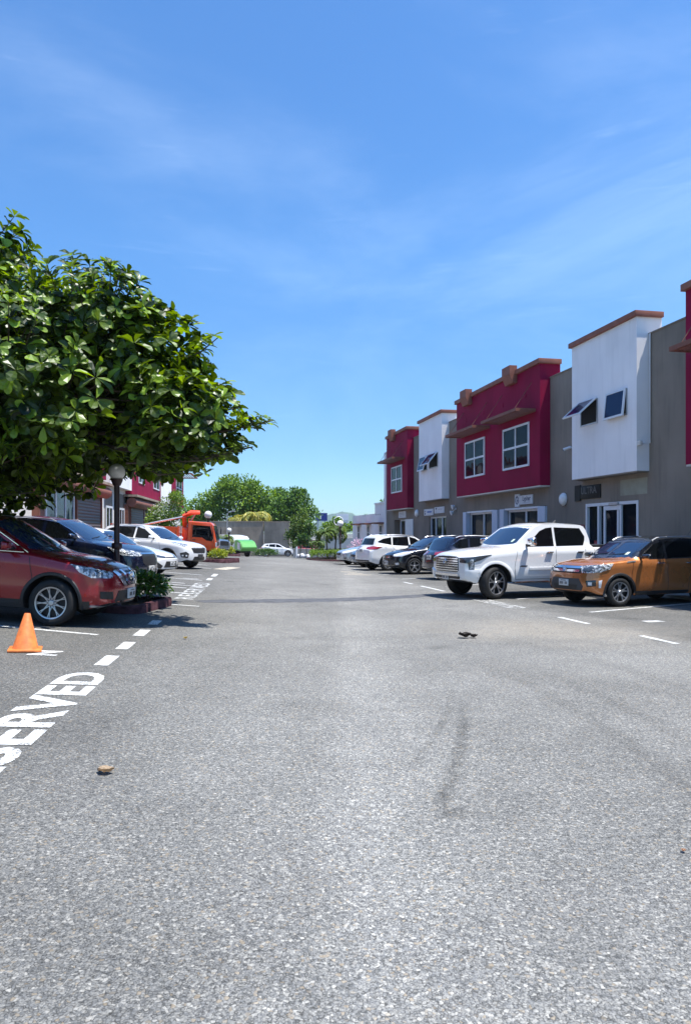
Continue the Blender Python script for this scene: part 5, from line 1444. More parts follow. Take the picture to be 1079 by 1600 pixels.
# crane between cab and bed
bm = bmesh.new(); box(bm, .80, 1.20, -.5, .5, .62, .95, .03); box(bm, .86, 1.14, -.16, .16, .95, 1.60, .03); cr = link_bm('crane_base', bm, P_or, e, 40)
bm = bmesh.new(); tube(bm, [(1.0, 0, 1.55), (.92, -.1, 2.15), (1.05, -.1, 2.45)], [.14, .12, .10], 4); link_bm('crane_mast', bm, P_or, e, 30)
bm = bmesh.new(); tube(bm, [(.85, -.1, 2.20), (1.3, -.12, 2.42), (1.75, -.12, 2.45)], [.10, .14, .10], 4); link_bm('crane_knuckle', bm, P_or, e, 30)
bm = bmesh.new(); tube(bm, [(1.0, .1, 2.2), (-.2, .1, 1.90), (-1.7, .1, 1.50)], [.06, .055, .045], 4); link_bm('crane_jib', bm, M['metal'], e, 30)
bm = bmesh.new(); tube(bm, [(1.08, -.05, 1.65), (1.5, -.1, 2.36)], .045, 8); link_bm('hydraulic_ram', bm, M['metal'], e, 40)
bm = bmesh.new(); tube(bm, [(1.26, -.7, 1.30), (1.26, -.7, 2.08), (1.26, .7, 2.08), (1.26, .7, 1.30)], .025, 6); link_bm('guard_rail', bm, P_or, e, 40)

# ------------------------------------------------------------------ green and white refuse truck
P_gr = carpaint('truck_green_paint', (.08, .33, .04), 0, .5)
e = truck_frame('refuse_truck', (-10.5, 71.0), -50, 'white refuse truck with bright green hopper by the concrete wall', 'truck'); e.scale = (.82, .82, .82)
bm = bmesh.new(); prism(bm, [(-2.6, 1.0), (1.2, 1.0), (1.2, 2.2), (.9, 2.42), (-1.2, 2.70), (-2.3, 2.66), (-2.6, 2.45)], 'Y', -1.05, 1.05)
bmesh.ops.bevel(bm, geom=[x for x in bm.edges], offset=.08, segments=3, affect='EDGES'); link_bm('refuse_body', bm, P_white, e, 40)
bm = bmesh.new()
for k in range(5): box(bm, -2.3 + k * .75, -2.2 + k * .75, -1.10, 1.10, 1.05, 2.25)
link_bm('body_ribs', bm, P_white, e)
bm = bmesh.new(); prism(bm, [(1.22, .85), (2.7, .7), (2.95, 1.1), (2.5, 1.75), (1.9, 2.0), (1.22, 2.0)], 'Y', -1.0, 1.0)
bmesh.ops.bevel(bm, geom=[x for x in bm.edges], offset=.06, segments=3, affect='EDGES'); h_ = link_bm('hopper', bm, P_gr, e, 40)
for sd in (-1, 1):
    bm = bmesh.new(); prism(bm, [(1.85, .95), (2.40, .90), (2.40, 1.6), (1.85, 1.75)], 'Y', *sorted((sd * .995, sd * 1.012))); link_bm('hopper_panel', bm, M['board'], h_)
    simple_wheel(e, 1.0, sd * .85, .45, .28, sd); simple_wheel(e, -1.3, sd * .85, .45, .28, sd)
bm = bmesh.new(); box(bm, -2.6, 2.3, -.5, .5, .5, .95); link_bm('chassis', bm, M['black'], e)
# ------------------------------------------------------------------ vegetation
class Leaves:
    def __init__(s): s.v = []; s.f = []
    def leaf(s, p, d, n, ln, w, fold=.18, droop=.15):
        """obovate leaf: six-sided, folded along its rib; d is the way it points, n its upper side"""
        d = d.normalized(); sd = d.cross(n)
        if sd.length < 1e-3: sd = Vector((1, 0, 0))
        sd.normalize(); n = sd.cross(d).normalized(); b = len(s.v)
        a = p; m1 = p + d * ln * .38 - n * droop * ln * .10; m2 = p + d * ln * .74 - n * droop * ln * .35; t = p + d * ln - n * droop * ln * .8
        up = n * w * fold
        s.v += [a, m1, m2, t, m1 + sd * w * .33 + up, m2 + sd * w * .5 + up, t + sd * w * .30 - d * ln * .07 + up * .5, m1 - sd * w * .33 + up, m2 - sd * w * .5 + up, t - sd * w * .30 - d * ln * .07 + up * .5]
        s.f += [(b, b + 4, b + 1), (b + 1, b + 4, b + 5, b + 2), (b + 2, b + 5, b + 6, b + 3), (b, b + 1, b + 7), (b + 1, b + 2, b + 8, b + 7), (b + 2, b + 3, b + 9, b + 8)]
    def card(s, p, d, n, ln, w):
        d = d.normalized(); sd = d.cross(n)
        if sd.length < 1e-3: sd = Vector((1, 0, 0))
        sd.normalize(); b = len(s.v); n2 = sd.cross(d) * w * .15
        s.v += [p, p + d * ln * .5 + sd * w * .5 + n2, p + d * ln, p + d * ln * .5 - sd * w * .5 + n2]
        s.f.append((b, b + 1, b + 2, b + 3))
    def make(s, name, m, parent):
        return link_py(name, s.v, s.f, m, parent)

def rdir(rn, zlo=-1, zhi=1):
    z = rn.uniform(zlo, zhi); a = rn.uniform(0, 2 * math.pi); r = math.sqrt(max(0, 1 - z * z))
    return Vector((r * math.cos(a), r * math.sin(a), z))

ML = {}
ML['almond'] = leafmat('almond_leaf', (.005, .018, .003), (.25, .39, .038), .32, .40, .45)
ML['dark'] = leafmat('dense_tree_leaf', (.04, .10, .014), (.30, .44, .06), .3, .55, .3)
ML['dark2'] = leafmat('darker_tree_leaf', (.03, .075, .014), (.17, .30, .045), .28, .55, .3)
ML['bright'] = leafmat('bright_leaf', (.06, .13, .02), (.26, .38, .05), .3, .5, .3)
ML['yellow'] = leafmat('yellow_green_leaf', (.12, .19, .02), (.48, .50, .07), .3, .5, .3)
ML['shrub'] = leafmat('shrub_leaf', (.02, .065, .010), (.13, .24, .03), .25, .35, .6)
ML['palm'] = leafmat('palm_leaf', (.05, .10, .02), (.20, .28, .05), .3, .45, .4)
ML['palmy'] = leafmat('yellowing_palm_leaf', (.16, .20, .04), (.66, .58, .16), .3, .5, .4)
ML['pale'] = leafmat('pale_blossom', (.35, .40, .28), (.80, .82, .66), .25, .5, .3)
ML['pink'] = leafmat('pink_bract', (.62, .34, .46), (.85, .74, .80), .3, .5, .2)

def rosette(lv, rn, p, up, n, ln, w, el=(10, 50)):
    up = up.normalized(); a0 = rn.uniform(0, 6.3)
    t1 = up.orthogonal().normalized(); t2 = up.cross(t1)
    for k in range(n):
        a = a0 + 2 * math.pi * k / n + rn.uniform(-.3, .3); e = R(rn.uniform(*el))
        h = t1 * math.cos(a) + t2 * math.sin(a); d = h * math.cos(e) + up * math.sin(e)
        nn = up * math.cos(e) - h * math.sin(e); l = ln * rn.uniform(.7, 1.15)
        lv.leaf(p + h * .015, d + Vector((0, 0, -.12)), nn + rdir(rn) * .25, l, w * l / ln * rn.uniform(.85, 1.1), droop=rn.uniform(.05, .4))

# ---- the big tropical almond over the left row
def almond():
    rn = random.Random(11); TX, TY = -8.0, 13.4; tz = gz(TX, TY)
    e = empty('almond_tree', (TX, TY, tz), label='big broad-leaved tree overhanging the red crossover at left', cat='tree')
    loc = Vector((TX, TY, tz))
    lv = Leaves(); bm = bmesh.new()
    tube(bm, [(0, 0, -.1), (.05, 0, .9), (.12, -.05, 2.0), (.2, -.1, 3.2), (.5, -.2, 4.4)], [.26, .21, .19, .15, .10], 12)
    lumps = [((-7.3, 13.0, 4.05), (4.3, 3.8, 1.75), 2900), ((-4.15, 12.2, 4.9), (1.05, 1.3, 1.0), 310), ((-6.3, 12.2, 5.65), (.95, 1.5, 1.15), 350), ((-6.7, 12.0, 2.75), (1.45, 1.3, 1.0), 520), ((-7.6, 14.5, 2.6), (2.2, 1.5, 1.0), 420), ((-8.8, 12.8, 5.6), (2.2, 2.2, 1.6), 450),
             ((-3.2, 12.2, 4.42), (1.0, 1.3, .95), 310), ((-2.85, 12.3, 3.5), (1.15, 1.4, .75), 360), ((-5.2, 11.6, 3.6), (2.0, 1.6, 1.0), 500), ((-6.9, 11.2, 2.9), (1.75, 1.3, 1.2), 600), ((-5.0, 15.6, 3.6), (2.6, 1.7, 1.25), 650), ((-3.5, 13.6, 3.6), (1.2, 1.6, 1.0), 330)]
    def ok(p):
        lim = 2.5 - .62 * (1 - sstep(-5.9, -5.1, p.x)) + .12 * max(0, p.y - 13)
        if p.y < 13.7 and abs(p.x + .31 * p.y) < .42: lim = 2.92      # kept clear round the lamp
        return p.z > lim + .16 * math.sin(p.x * 4 + p.y * 3) * math.sin(p.x * 9.1)
    cnt = 0
    for (c, r, n) in lumps:
        c = Vector(c); k = 0
        while k < n:
            d = rdir(rn); q = rn.uniform(.35, 1.0) ** .55; p = Vector((c.x + d.x * r[0] * q, c.y + d.y * r[1] * q, c.z + d.z * r[2] * q))
            # an uneven edge: the crown is lumpy and has gaps
            nz = math.sin(p.x * 2.3 + 1.1) * math.sin(p.y * 2.0 + .4) * math.sin(p.z * 2.9 + .7)
            k += 1
            if not ok(p) or (q > .62 and nz < -.07): continue
            up = (Vector((d.x * .6, d.y * .6, d.z * .35)) + Vector((0, 0, .7)) + rdir(rn) * .55)
            rosette(lv, rn, p - loc, up, rn.randint(5, 8), rn.uniform(.19, .30), rn.uniform(.11, .16), (-15, 48)); cnt += 1
    # shoots breaking the outline, each a stem with rosettes
    for (c, r, n) in lumps[:6]:
        for k in range(int(n * .10) + 8):
            d = rdir(rn, -.05, 1); c_ = Vector(c); p = Vector((c_.x + d.x * r[0] * .93, c_.y + d.y * r[1] * .93, c_.z + d.z * r[2] * .93))
            if not ok(p): continue
            g = (Vector((d.x, d.y, d.z * .6)) + Vector((0, 0, .55)) + rdir(rn) * .3).normalized(); l = rn.uniform(.1, .5 if c[0] < -5 else .28)
            tube(bm, [p - g * .5 - loc, p + g * l - loc], [.014, .006], 4, caps=False)
            for j in range(3):
                t = l * (j + 1) / 3; rosette(lv, rn, p + g * t - loc, g + Vector((0, 0, .3)), 4 if j < 2 else 6, rn.uniform(.15, .22), .11, (10, 55))
    # long level branches reaching over the lane
    def limb(pts, r0, r1, leafy=.0, dens=10, spread=.2):
        pts = [Vector(p) - loc for p in pts]; n = len(pts)
        tube(bm, pts, [r0 + (r1 - r0) * i / (n - 1) for i in range(n)], 7, caps=False)
        if leafy:
            tot = 0
            for a, b_ in zip(pts, pts[1:]):
                m = int((b_ - a).length * dens)
                for j in range(m):
                    q = a + (b_ - a) * (j / m) + Vector((rn.uniform(-.08, .08), rn.uniform(-spread, spread), rn.uniform(-.02, .10)))
                    rosette(lv, rn, q, Vector((.25, 0, 1)) + rdir(rn) * .3, 6, rn.uniform(.12, .18), .08, (-5, 35))
    limb([(-7.6, 13.2, 3.2), (-5.6, 13.1, 3.5), (-3.6, 12.4, 3.25), (-2.3, 12.0, 3.2), (-1.18, 11.9, 3.42)], .07, .010)
    limb([(-3.4, 12.2, 3.1), (-2.3, 12.0, 3.18), (-1.18, 11.9, 3.42)], .02, .008, 1, 26, .16)
    limb([(-7.6, 13.2, 3.0), (-5.4, 13.2, 3.35), (-3.6, 12.5, 3.0), (-2.4, 12.0, 2.82), (-1.50, 11.95, 3.0)], .06, .010)
    limb([(-3.6, 12.1, 2.75), (-2.4, 12.0, 2.78), (-1.50, 11.95, 3.0)], .02, .008, 1, 26, .18)
    limb([(-2.9, 12.3, 3.5), (-2.2, 12.1, 3.55), (-1.72, 12.1, 3.68)], .02, .008, 1, 16, .2)
    limb([(-2.7, 12.4, 3.8), (-2.2, 12.2, 3.9), (-1.95, 12.2, 4.05)], .02, .008, 1, 16, .2)
    limb([(-2.9, 12.2, 4.4), (-2.4, 12.2, 4.6), (-2.1, 12.2, 4.85)], .02, .008, 1, 16, .15)
    limb([(-3.5, 12.1, 2.85), (-3.05, 12.0, 2.55), (-2.6, 12.0, 2.58)], .02, .008, 1, 12, .2)
    limb([(-6.2, 11.6, 2.3), (-5.5, 11.7, 2.2), (-5.0, 11.8, 2.25)], .02, .008, 1, 12, .3)
    limb([(-5.6, 11.8, 5.4), (-5.7, 11.8, 5.9), (-5.65, 11.8, 6.3)], .02, .008, 1, 12, .2)
    limb([(-4.1, 12.2, 5.4), (-4.0, 12.2, 5.75), (-4.05, 12.2, 5.95)], .02, .008, 1, 14, .1)
    for c, r, n in lumps:   # limbs to every part of the crown
        for k in range(4):
            d = rdir(rn, -.2, .8); t = Vector((c[0] + d.x * r[0] * .7, c[1] + d.y * r[1] * .7, c[2] + d.z * r[2] * .6))
            s = Vector((TX + .15, TY - .08, tz + rn.uniform(2.2, 3.8))); m_ = (s + t) / 2 + Vector((0, 0, .25))
            limb([s, m_, t], .07, .015)
    bmesh.ops.recalc_face_normals(bm, faces=bm.faces)
    link_bm('trunk', bm, M['bark'], e, 60)
    lv.make('crown', ML['almond'], e)
almond()

def clump_tree(name, x, y, lumps, th, mleaf, label, cat='tree', n=2600, leaf=(.22, .32), group=None, bark='bark', zoff=0, seed=1, r0=.16, gap=.2, holes=True, z=None):
    """lumps: (dx, dy, z, rx, ry, rz) above the ground; leaf-sized cards turned mostly up and out"""
    rn = random.Random(seed); zz = (gz(x, y) if z is None else z) + zoff
    e = empty(name, (x, y, zz), label=label, cat=cat, group=group)
    lv = Leaves(); vol = [(a[3] * a[4] * a[5]) ** .72 for a in lumps]; tot = sum(vol)
    for a, v in zip(lumps, vol):
        k = int(n * v / tot); c = Vector(a[:3])
        sub = []
        for j in range(max(5, int(9 * max(a[3:])))):   # secondary tufts on the lump
            d = rdir(rn, -.5, 1); sub.append((Vector((c.x + d.x * a[3] * .72, c.y + d.y * a[4] * .72, c.z + d.z * a[5] * .72)), rn.uniform(.30, .55) * min(a[3:])))
        for j in range(k):
            if rn.random() < .2:
                d = rdir(rn); q = rn.uniform(.2, .9); p = Vector((c.x + d.x * a[3] * q, c.y + d.y * a[4] * q, c.z + d.z * a[5] * q)); o = d
            else:
                s, r = rn.choice(sub); d = rdir(rn, -.7, 1); p = s + d * r * rn.uniform(.75, 1.08); o = d
            ln = rn.uniform(*leaf); dd = (o * .6 + rdir(rn) * .8 + Vector((0, 0, .1)))
            lv.card(p, dd, o + Vector((0, 0, .7)) + rdir(rn) * .5, ln, ln * .6)
    bm = bmesh.new(); top = lumps[0][2]
    tube(bm, [(0, 0, -.1), (.05, .02, th * .5), (0, 0, th), (lumps[0][0] * .6, lumps[0][1] * .6, top)], [r0, r0 * .8, r0 * .65, r0 * .35], 9)
    for a in lumps[1:]: tube(bm, [(0, 0, th * .85), (a[0] * .5, a[1] * .5, (th + a[2]) / 2), (a[0], a[1], a[2])], [r0 * .5, r0 * .35, r0 * .15], 6)
    link_bm('trunk', bm, M[bark], e, 60); lv.make('crown', mleaf, e)
    return e

G = 'trees beyond the far wall'
clump_tree('broad_tree', -14.6, 104, [(0, 0, 7.9, 4.0, 3.4, 3.0), (-4.2, 0, 6.3, 3.0, 3, 2.6), (4.0, 0, 6.6, 2.8, 3, 2.5), (-1.5, -1, 9.2, 2.4, 2.2, 1.7), (1.8, 0, 5.0, 3.4, 3, 2.4), (-6.2, 0, 4.6, 2.2, 2.4, 2.2), (5.6, 0, 5.4, 2.0, 2.2, 2.0), (1.4, .5, 8.9, 1.8, 1.8, 1.5)], 3.5, ML['dark'], 'largest broad dense tree rising behind the concrete wall', n=17000, leaf=(.32, .5), group=G, seed=3, r0=.35)
clump_tree('broad_tree', -6.9, 98, [(0, 0, 6.4, 2.7, 2.4, 2.3), (1.6, 0, 5.0, 1.8, 2, 2.0), (-1.8, 0, 5.6, 1.8, 2, 1.9), (-.2, 0, 3.6, 2.3, 2, 1.8), (.6, 0, 7.6, 1.6, 1.6, 1.3)], 3, ML['dark2'], 'rounded darker tree at the right end of the concrete wall', n=7000, leaf=(.28, .42), group=G, seed=5, r0=.28)
clump_tree('broad_tree', -10.2, 112, [(0, 0, 8.6, 1.7, 1.7, 1.7), (-1.0, 0, 7.4, 1.5, 1.5, 1.5), (1.2, 0, 7.0, 1.6, 1.5, 1.6), (0, 0, 5.4, 2.2, 1.6, 1.8)], 4, ML['dark2'], 'slim dark tree between the two big crowns behind the wall', n=3200, leaf=(.3, .45), group=G, seed=6, r0=.25)
clump_tree('broad_tree', -25, 108, [(0, 0, 5.6, 3.4, 3, 2.6), (3.5, 0, 4.8, 2.6, 2.6, 2.2), (-3, 0, 5.0, 2.6, 2.6, 2.2), (1, 0, 3.4, 4.5, 2.6, 1.8)], 3, ML['dark'], 'lower leafy tree behind the orange truck, left of the largest tree', n=6000, leaf=(.32, .5), group=G, seed=7, r0=.3)
clump_tree('blossom_tree', -12.3, 50.5, [(0, 0, 2.7, 1.15, 1.1, 1.0), (.75, 0, 3.6, .75, .8, .7), (-.7, 0, 2.3, .7, .8, .8), (.3, 0, 1.8, 1.0, .9, .7)], 1.5, ML['bright'], 'small bright tree with pale blossom in front of the left terrace', n=4200, leaf=(.11, .19), seed=8, r0=.09)
rn = random.Random(9); lv = Leaves()
for k in range(420):
    d = rdir(rn, -.3, 1); q = rn.uniform(.8, 1.05); p = Vector((d.x * 1.1 * q, d.y * 1.05 * q, 2.6 + d.z * .95 * q)); lv.card(p, rdir(rn), d, .12, .08)
lv.make('blossom', ML['pale'], [o for o in bpy.data.objects if o.name.startswith('blossom_tree')][0])
clump_tree('young_tree', -4.35, 70.5, [(0, 0, 3.3, .95, .9, 1.0), (-.4, 0, 2.4, 1.0, .9, .9), (.6, 0, 2.2, .9, .9, .9), (.1, 0, 4.0, .6, .6, .6), (-.5, 0, 1.5, .8, .8, .7)], 1.4, ML['palm'], 'young loose-leaved tree beside the white post', n=3000, leaf=(.16, .28), seed=12, r0=.07, bark='palebark')
clump_tree('young_tree', -3.1, 58.0, [(0, 0, 1.75, .55, .6, .55), (.3, 0, 2.4, .5, .5, .45), (-.35, 0, 1.3, .5, .5, .5)], 1.0, ML['shrub'], 'small leafy tree at the left end of the hedge', n=1500, leaf=(.12, .2), seed=13, r0=.05, bark='palebark')
clump_tree('roadside_tree', 4.3, 82, [(0, 0, 4.6, 1.1, 1.1, .8), (1.3, 0, 5.5, 1.0, 1, .7), (-1.5, 0, 3.9, .9, 1, .6), (2.6, 0, 5.4, 1.0, 1, .8), (1, 0, 4.2, 1.6, 1.2, .6), (.1, 0, 5.9, .6, .6, .5)], 3.6, ML['dark2'], 'thin spreading tree above the roof of the low white building', n=1700, leaf=(.22, .36), seed=14, r0=.13, gap=.3)
for i, (x, y, s, lab) in enumerate(((-1.4, 115, 1.3, 'bushy tree far behind the palms, left one'), (3.2, 120, 1.4, 'bushy tree far behind the palms, right one by the white billboard'))):
    clump_tree('roadside_tree', x, y, [(0, 0, 3.6 * s, 1.6, 1.5, 1.0), (1.4, 0, 3.1 * s, 1.3, 1.3, .9), (-1.4, 0, 3.0 * s, 1.3, 1.3, .9)], 2.4, ML['dark'], lab, n=1500, leaf=(.3, .5), seed=20 + i, r0=.14)

def bush(name, x, y, w, d, h, mleaf, label, n=900, leaf=(.07, .11), seed=1, cat='shrub', z0=.1, group=None, flat=False, stems=14):
    rn = random.Random(seed); e = empty(name, (x, y, gz(x, y) + z0), label=label, cat=cat, group=group)
    lv = Leaves(); bm = bmesh.new()
    for k in range(stems):
        a = rn.uniform(0, 6.3); q = rn.uniform(.2, .9); t = Vector((math.cos(a) * w * q, math.sin(a) * d * q, h * rn.uniform(.55, .9)))
        tube(bm, [(t.x * .3, t.y * .3, -.05), (t.x * .7, t.y * .7, h * .4), t], [.014, .010, .005], 5, caps=False)
    for k in range(n):
        if flat:
            p = Vector((rn.uniform(-w, w), rn.uniform(-d, d), h * (rn.uniform(.1, 1.0) ** .45))); 
            if abs(p.x) < w * .8 and abs(p.y) < d * .8 and p.z < h * .75: p.z = h * rn.uniform(.75, 1.05)
            dd = rdir(rn, -.2, 1); p += Vector((rn.gauss(0, .02), rn.gauss(0, .02), rn.gauss(0, .04)))
        else:
            dd = rdir(rn, -.35, 1); q = rn.uniform(.55, 1.06) * (1 + .13 * math.sin(dd.x * 7 + seed) * math.sin(dd.y * 6)); p = Vector((dd.x * w * q, dd.y * d * q, h * .45 + dd.z * h * .55 * q))
            if p.z < 0: p.z = rn.uniform(0, h * .3)
        ln = rn.uniform(*leaf); lv.leaf(p, dd + rdir(rn) * .7, Vector((0, 0, 1)) + rdir(rn) * .6 + dd * .5, ln, ln * .5)
    link_bm('stems', bm, M['bark'], e, 60); lv.make('foliage', mleaf, e); return e
bush('leafy_shrub', -4.10, 14.75, .50, .62, .55, ML['shrub'], 'glossy green shrub in the small planter at the red crossover nose', n=1700, leaf=(.06, .12), seed=2)
bush('leafy_shrub', -6.25, 36.1, .42, .5, .50, ML['yellow'], 'yellow-green bush in the planter by the orange truck', n=700, leaf=(.08, .13), seed=3)
bush('leafy_shrub', -8.9, 56.5, .38, .5, .60, ML['yellow'], 'small yellowish bush in the far left planter', n=500, leaf=(.09, .15), seed=4)
bush('leafy_shrub', -8.6, 79.5, 1.3, .7, .75, ML['shrub'], 'low straggly shrub between the refuse truck and the small white crossover', n=900, leaf=(.14, .24), seed=5)
bush('clipped_hedge', -1.0, 51.8, 1.45, 2.3, .62, ML['bright'], 'clipped yellow-green hedge filling the long planter', n=5200, leaf=(.07, .12), seed=6, cat='hedge', flat=True, stems=30)
bush('flowering_shrub', 1.05, 56.0, .85, .8, 1.55, ML['pink'], 'pale pink flowering shrub between the palms and the white building', n=420, leaf=(.08, .16), seed=7, cat='shrub', stems=30)

def palm(name, x, y, h, fl, nf, mleaf, label, seed=1, r=.10, lean=(0, 0), group=None, droop=1.0, seg=9, lw=.05, ll=.32, z0=.0):
    rn = random.Random(seed); e = empty(name, (x, y, gz(x, y) + z0), label=label, cat='palm', group=group)
    bm = bmesh.new(); tube(bm, [(0, 0, -.1), (lean[0] * .3, lean[1] * .3, h * .5), (lean[0], lean[1], h)], [r, r * .8, r * .65], 10); link_bm('trunk', bm, M['palebark'], e, 50)
    c = Vector((lean[0], lean[1], h))
    for k in range(nf):
        lv = Leaves(); bm = None
        a = 2 * math.pi * k / nf * 2.618 + rn.uniform(-.2, .2); el = R(rn.uniform(5, 78)) if k > 2 else R(75); L_ = fl * rn.uniform(.8, 1.1)
        hd = Vector((math.cos(a), math.sin(a), 0)); pts = []; p = c.copy(); ang = el
        for i in range(seg + 1):
            pts.append(p.copy()); p = p + (hd * math.cos(ang) + Vector((0, 0, math.sin(ang)))) * L_ / seg; ang -= R(13) * droop * rn.uniform(.7, 1.2)
        sd = hd.cross(Vector((0, 0, 1)))
        for i in range(1, seg + 1):
            for q in (0, .33, .66):
                o = pts[i - 1].lerp(pts[i], q); t = (i - 1 + q) / seg; d = (pts[i] - pts[i - 1]).normalized(); l = ll * (math.sin(math.pi * (t * .85 + .12)) ** .6) * rn.uniform(.85, 1.1)
                for s in (-1, 1):
                    lv.card(o, sd * s + d * .65 - Vector((0, 0, .45)), Vector((0, 0, 1)), l, lw)
        b = len(lv.v); w = .02
        for i, o in enumerate(pts): lv.v += [o + sd * w, o - sd * w]
        for i in range(seg): lv.f.append((b + 2 * i, b + 2 * i + 1, b + 2 * i + 3, b + 2 * i + 2))
        lv.make('frond', mleaf, e)
palm('palm_tree', -1.25, 51.6, 1.9, 1.15, 22, ML['palm'], 'left of the two short palms in the hedge planter', 3, .07, group='palms in the hedge planter', lean=(-.15, 0), droop=1.5, ll=.34)
palm('palm_tree', -.75, 52.6, 2.1, 1.35, 24, ML['palm'], 'right of the two short palms, in front of the far billboards', 4, .075, group='palms in the hedge planter', lean=(.1, 0), droop=1.5, ll=.36)
palm('palm_tree', -11.6, 96.5, 4.9, 3.4, 26, ML['palmy'], 'yellowing palm with drooping fronds behind the concrete wall, right one', 5, .2, group='palms behind the concrete wall', droop=1.5, seg=10, lw=.13, ll=.8)
palm('palm_tree', -14.4, 97.5, 4.7, 2.8, 22, ML['palmy'], 'yellowing palm behind the concrete wall, partly behind the left neighbour', 6, .2, group='palms behind the concrete wall', droop=1.6, seg=10, lw=.13, ll=.75)
palm('palm_tree', -9.7, 59.2, 1.3, 1.2, 20, ML['palm'], 'short green palm beside the small far globe lamp', 7, .08, droop=1.4, ll=.35)
palm('palm_tree', -2.35, 62.0, 1.2, 1.1, 18, ML['palm'], 'low palm with arching fronds behind the left end of the hedge', 8, .07, droop=1.7, ll=.35)
palm('palm_tree', 1.75, 60.5, 1.3, 1.0, 16, ML['palm'], 'thin small palm beside the pink shrub and the white building', 9, .06, droop=1.6, ll=.3)

# ---- signs and oddments far away
def billboard(x, y, w, h, z, m, label, extra=None):
    e = empty('billboard', (x, y, gz(x, y)), label=label, cat='billboard'); g = gz(x, y)
    bm = bmesh.new(); box(bm, -w / 2, w / 2, -.15, .15, z - g, z + h - g, .02); link_bm('panel', bm, m, e)
    bm = bmesh.new()
    for q in (-w * .3, w * .3): tube(bm, [(q, .1, 0), (q, .1, z - g + .1)], .16, 8)
    link_bm('leg', bm, M['metal'], e)
    for a, b_, c_, d_, mm in extra or []:
        bm = bmesh.new(); box(bm, a, b_, -.18, -.14, c_ - g, d_ - g); link_bm('mark', bm, mm, e)
M['signblue'] = mat('sign_blue', (.015, .03, .20), .4, var=.05)
billboard(-4.9, 150, 2.4, 1.6, 4.1, M['signblue'], 'dark blue roadside sign with white figure, far beyond the palms', [(-.4, .0, 4.5, 5.3, M['frame'])])
billboard(-.6, 150, 2.5, 1.3, 4.2, M['board'], 'white billboard with pale blue foot, far beyond the palms', [(-.2, 1.1, 3.6, 4.3, M['inkpale'])])
e = empty('red_kiosk', (-6.4, 100, gz(-6.4, 100)), label='orange-red kiosk beyond the white post and young tree', cat='kiosk')
bm = bmesh.new(); box(bm, 0, 3.0, 0, 2, 0, 2.1, .03); link_bm('kiosk_body', bm, mat('kiosk_red', (.42, .07, .035), .6), e)
bm = bmesh.new(); box(bm, -.15, 3.15, -.2, 2.2, 2.1, 2.2, .02); link_bm('roof', bm, M['concrete_pale'], e)
bm = bmesh.new(); box(bm, 1.0, 1.9, -.04, .0, .95, 1.6); link_bm('hatch', bm, M['void'], e)
rn = random.Random(5)
for i, (x, y, r, lab) in enumerate(((-4.35, 72, .42, 'larger white boulder at the foot of the young tree'), (-3.75, 71.5, .34, 'smaller white boulder right of the larger one'))):
    bm = bmesh.new(); bmesh.ops.create_icosphere(bm, subdivisions=3, radius=r)
    for v in bm.verts: v.co *= 1 + .12 * math.sin(v.co.x * 9 + i) * math.cos(v.co.y * 8) + rn.uniform(-.02, .02); v.co.z *= .7
    o = link_bm('boulder', bm, M['board'], None, 180, (x, y, gz(x, y) + r * .35)); tag(o, lab, 'boulder', 'white boulders')

# ---- distant hills
def hills():
    rn = random.Random(3); vs = []; fs = []; nx, ny = 120, 10
    for j in range(ny):
        for i in range(nx):
            x = -900 + 2400 * i / (nx - 1); y = 2300 + 90 * j
            px = x / 2500
            h = 72 * math.exp(-((px + .013) / .035) ** 2) + 48 * math.exp(-((px - .05) / .05) ** 2) + 40 * math.exp(-((px + .2) / .12) ** 2) + 30 * math.exp(-((px - .25) / .15) ** 2) + 8 * math.sin(x * .012) * math.sin(x * .031 + 1)
            h += 5 * math.sin(x * .05 + j) + rn.uniform(-2.5, 2.5)
            vs.append((x, y, -2 + max(0, h) * math.sin(math.pi * min(1, (j + .3) / (ny * .9)) * .55)))
    for j in range(ny - 1):
        for i in range(nx - 1): fs.append((j * nx + i, j * nx + i + 1, (j + 1) * nx + i + 1, (j + 1) * nx + i))
    o = link_py('hills', vs, fs, mat('hill_forest', (.06, .10, .045), .95, var=.4, vscale=.02), smooth=180); tag(o, kind='structure')
hills()
# ------------------------------------------------------------------ sky, sun, air, camera
SUN_EL, SUN_AZ = 72.0, -14.0      # azimuth from +X, towards the camera side
w = bpy.data.worlds.new('World'); sc.world = w; w.use_nodes = True
nt = w.node_tree; bg = nt.nodes['Background']
sky = node(nt, 'ShaderNodeTexSky', sky_type='NISHITA'); sky.sun_disc = False
sky.sun_elevation = R(SUN_EL); sky.sun_rotation = R(90 - SUN_AZ); sky.altitude = 30; sky.air_density = 1.0; sky.dust_density = 0.0; sky.ozone_density = 3.0
tc = node(nt, 'ShaderNodeTexCoord')
def cloud(scale, rot, sz, lo, hi, det, dist, seed):
    mp = node(nt, 'ShaderNodeMapping'); mp.inputs['Scale'].default_value = sz; mp.inputs['Rotation'].default_value = rot; mp.inputs['Location'].default_value = (seed, seed * .7, seed * .3)
    L(nt, tc.outputs['Generated'], mp.inputs['Vector'])
    n = node(nt, 'ShaderNodeTexNoise'); n.inputs['Scale'].default_value = scale; n.inputs['Detail'].default_value = det; n.inputs['Distortion'].default_value = dist; n.inputs['Roughness'].default_value = .6
    L(nt, mp.outputs['Vector'], n.inputs['Vector'])
    r = node(nt, 'ShaderNodeMapRange', interpolation_type='SMOOTHSTEP'); r.inputs['From Min'].default_value = lo; r.inputs['From Max'].default_value = hi
    L(nt, n.outputs['Fac'], r.inputs['Value']); return r.outputs['Result']
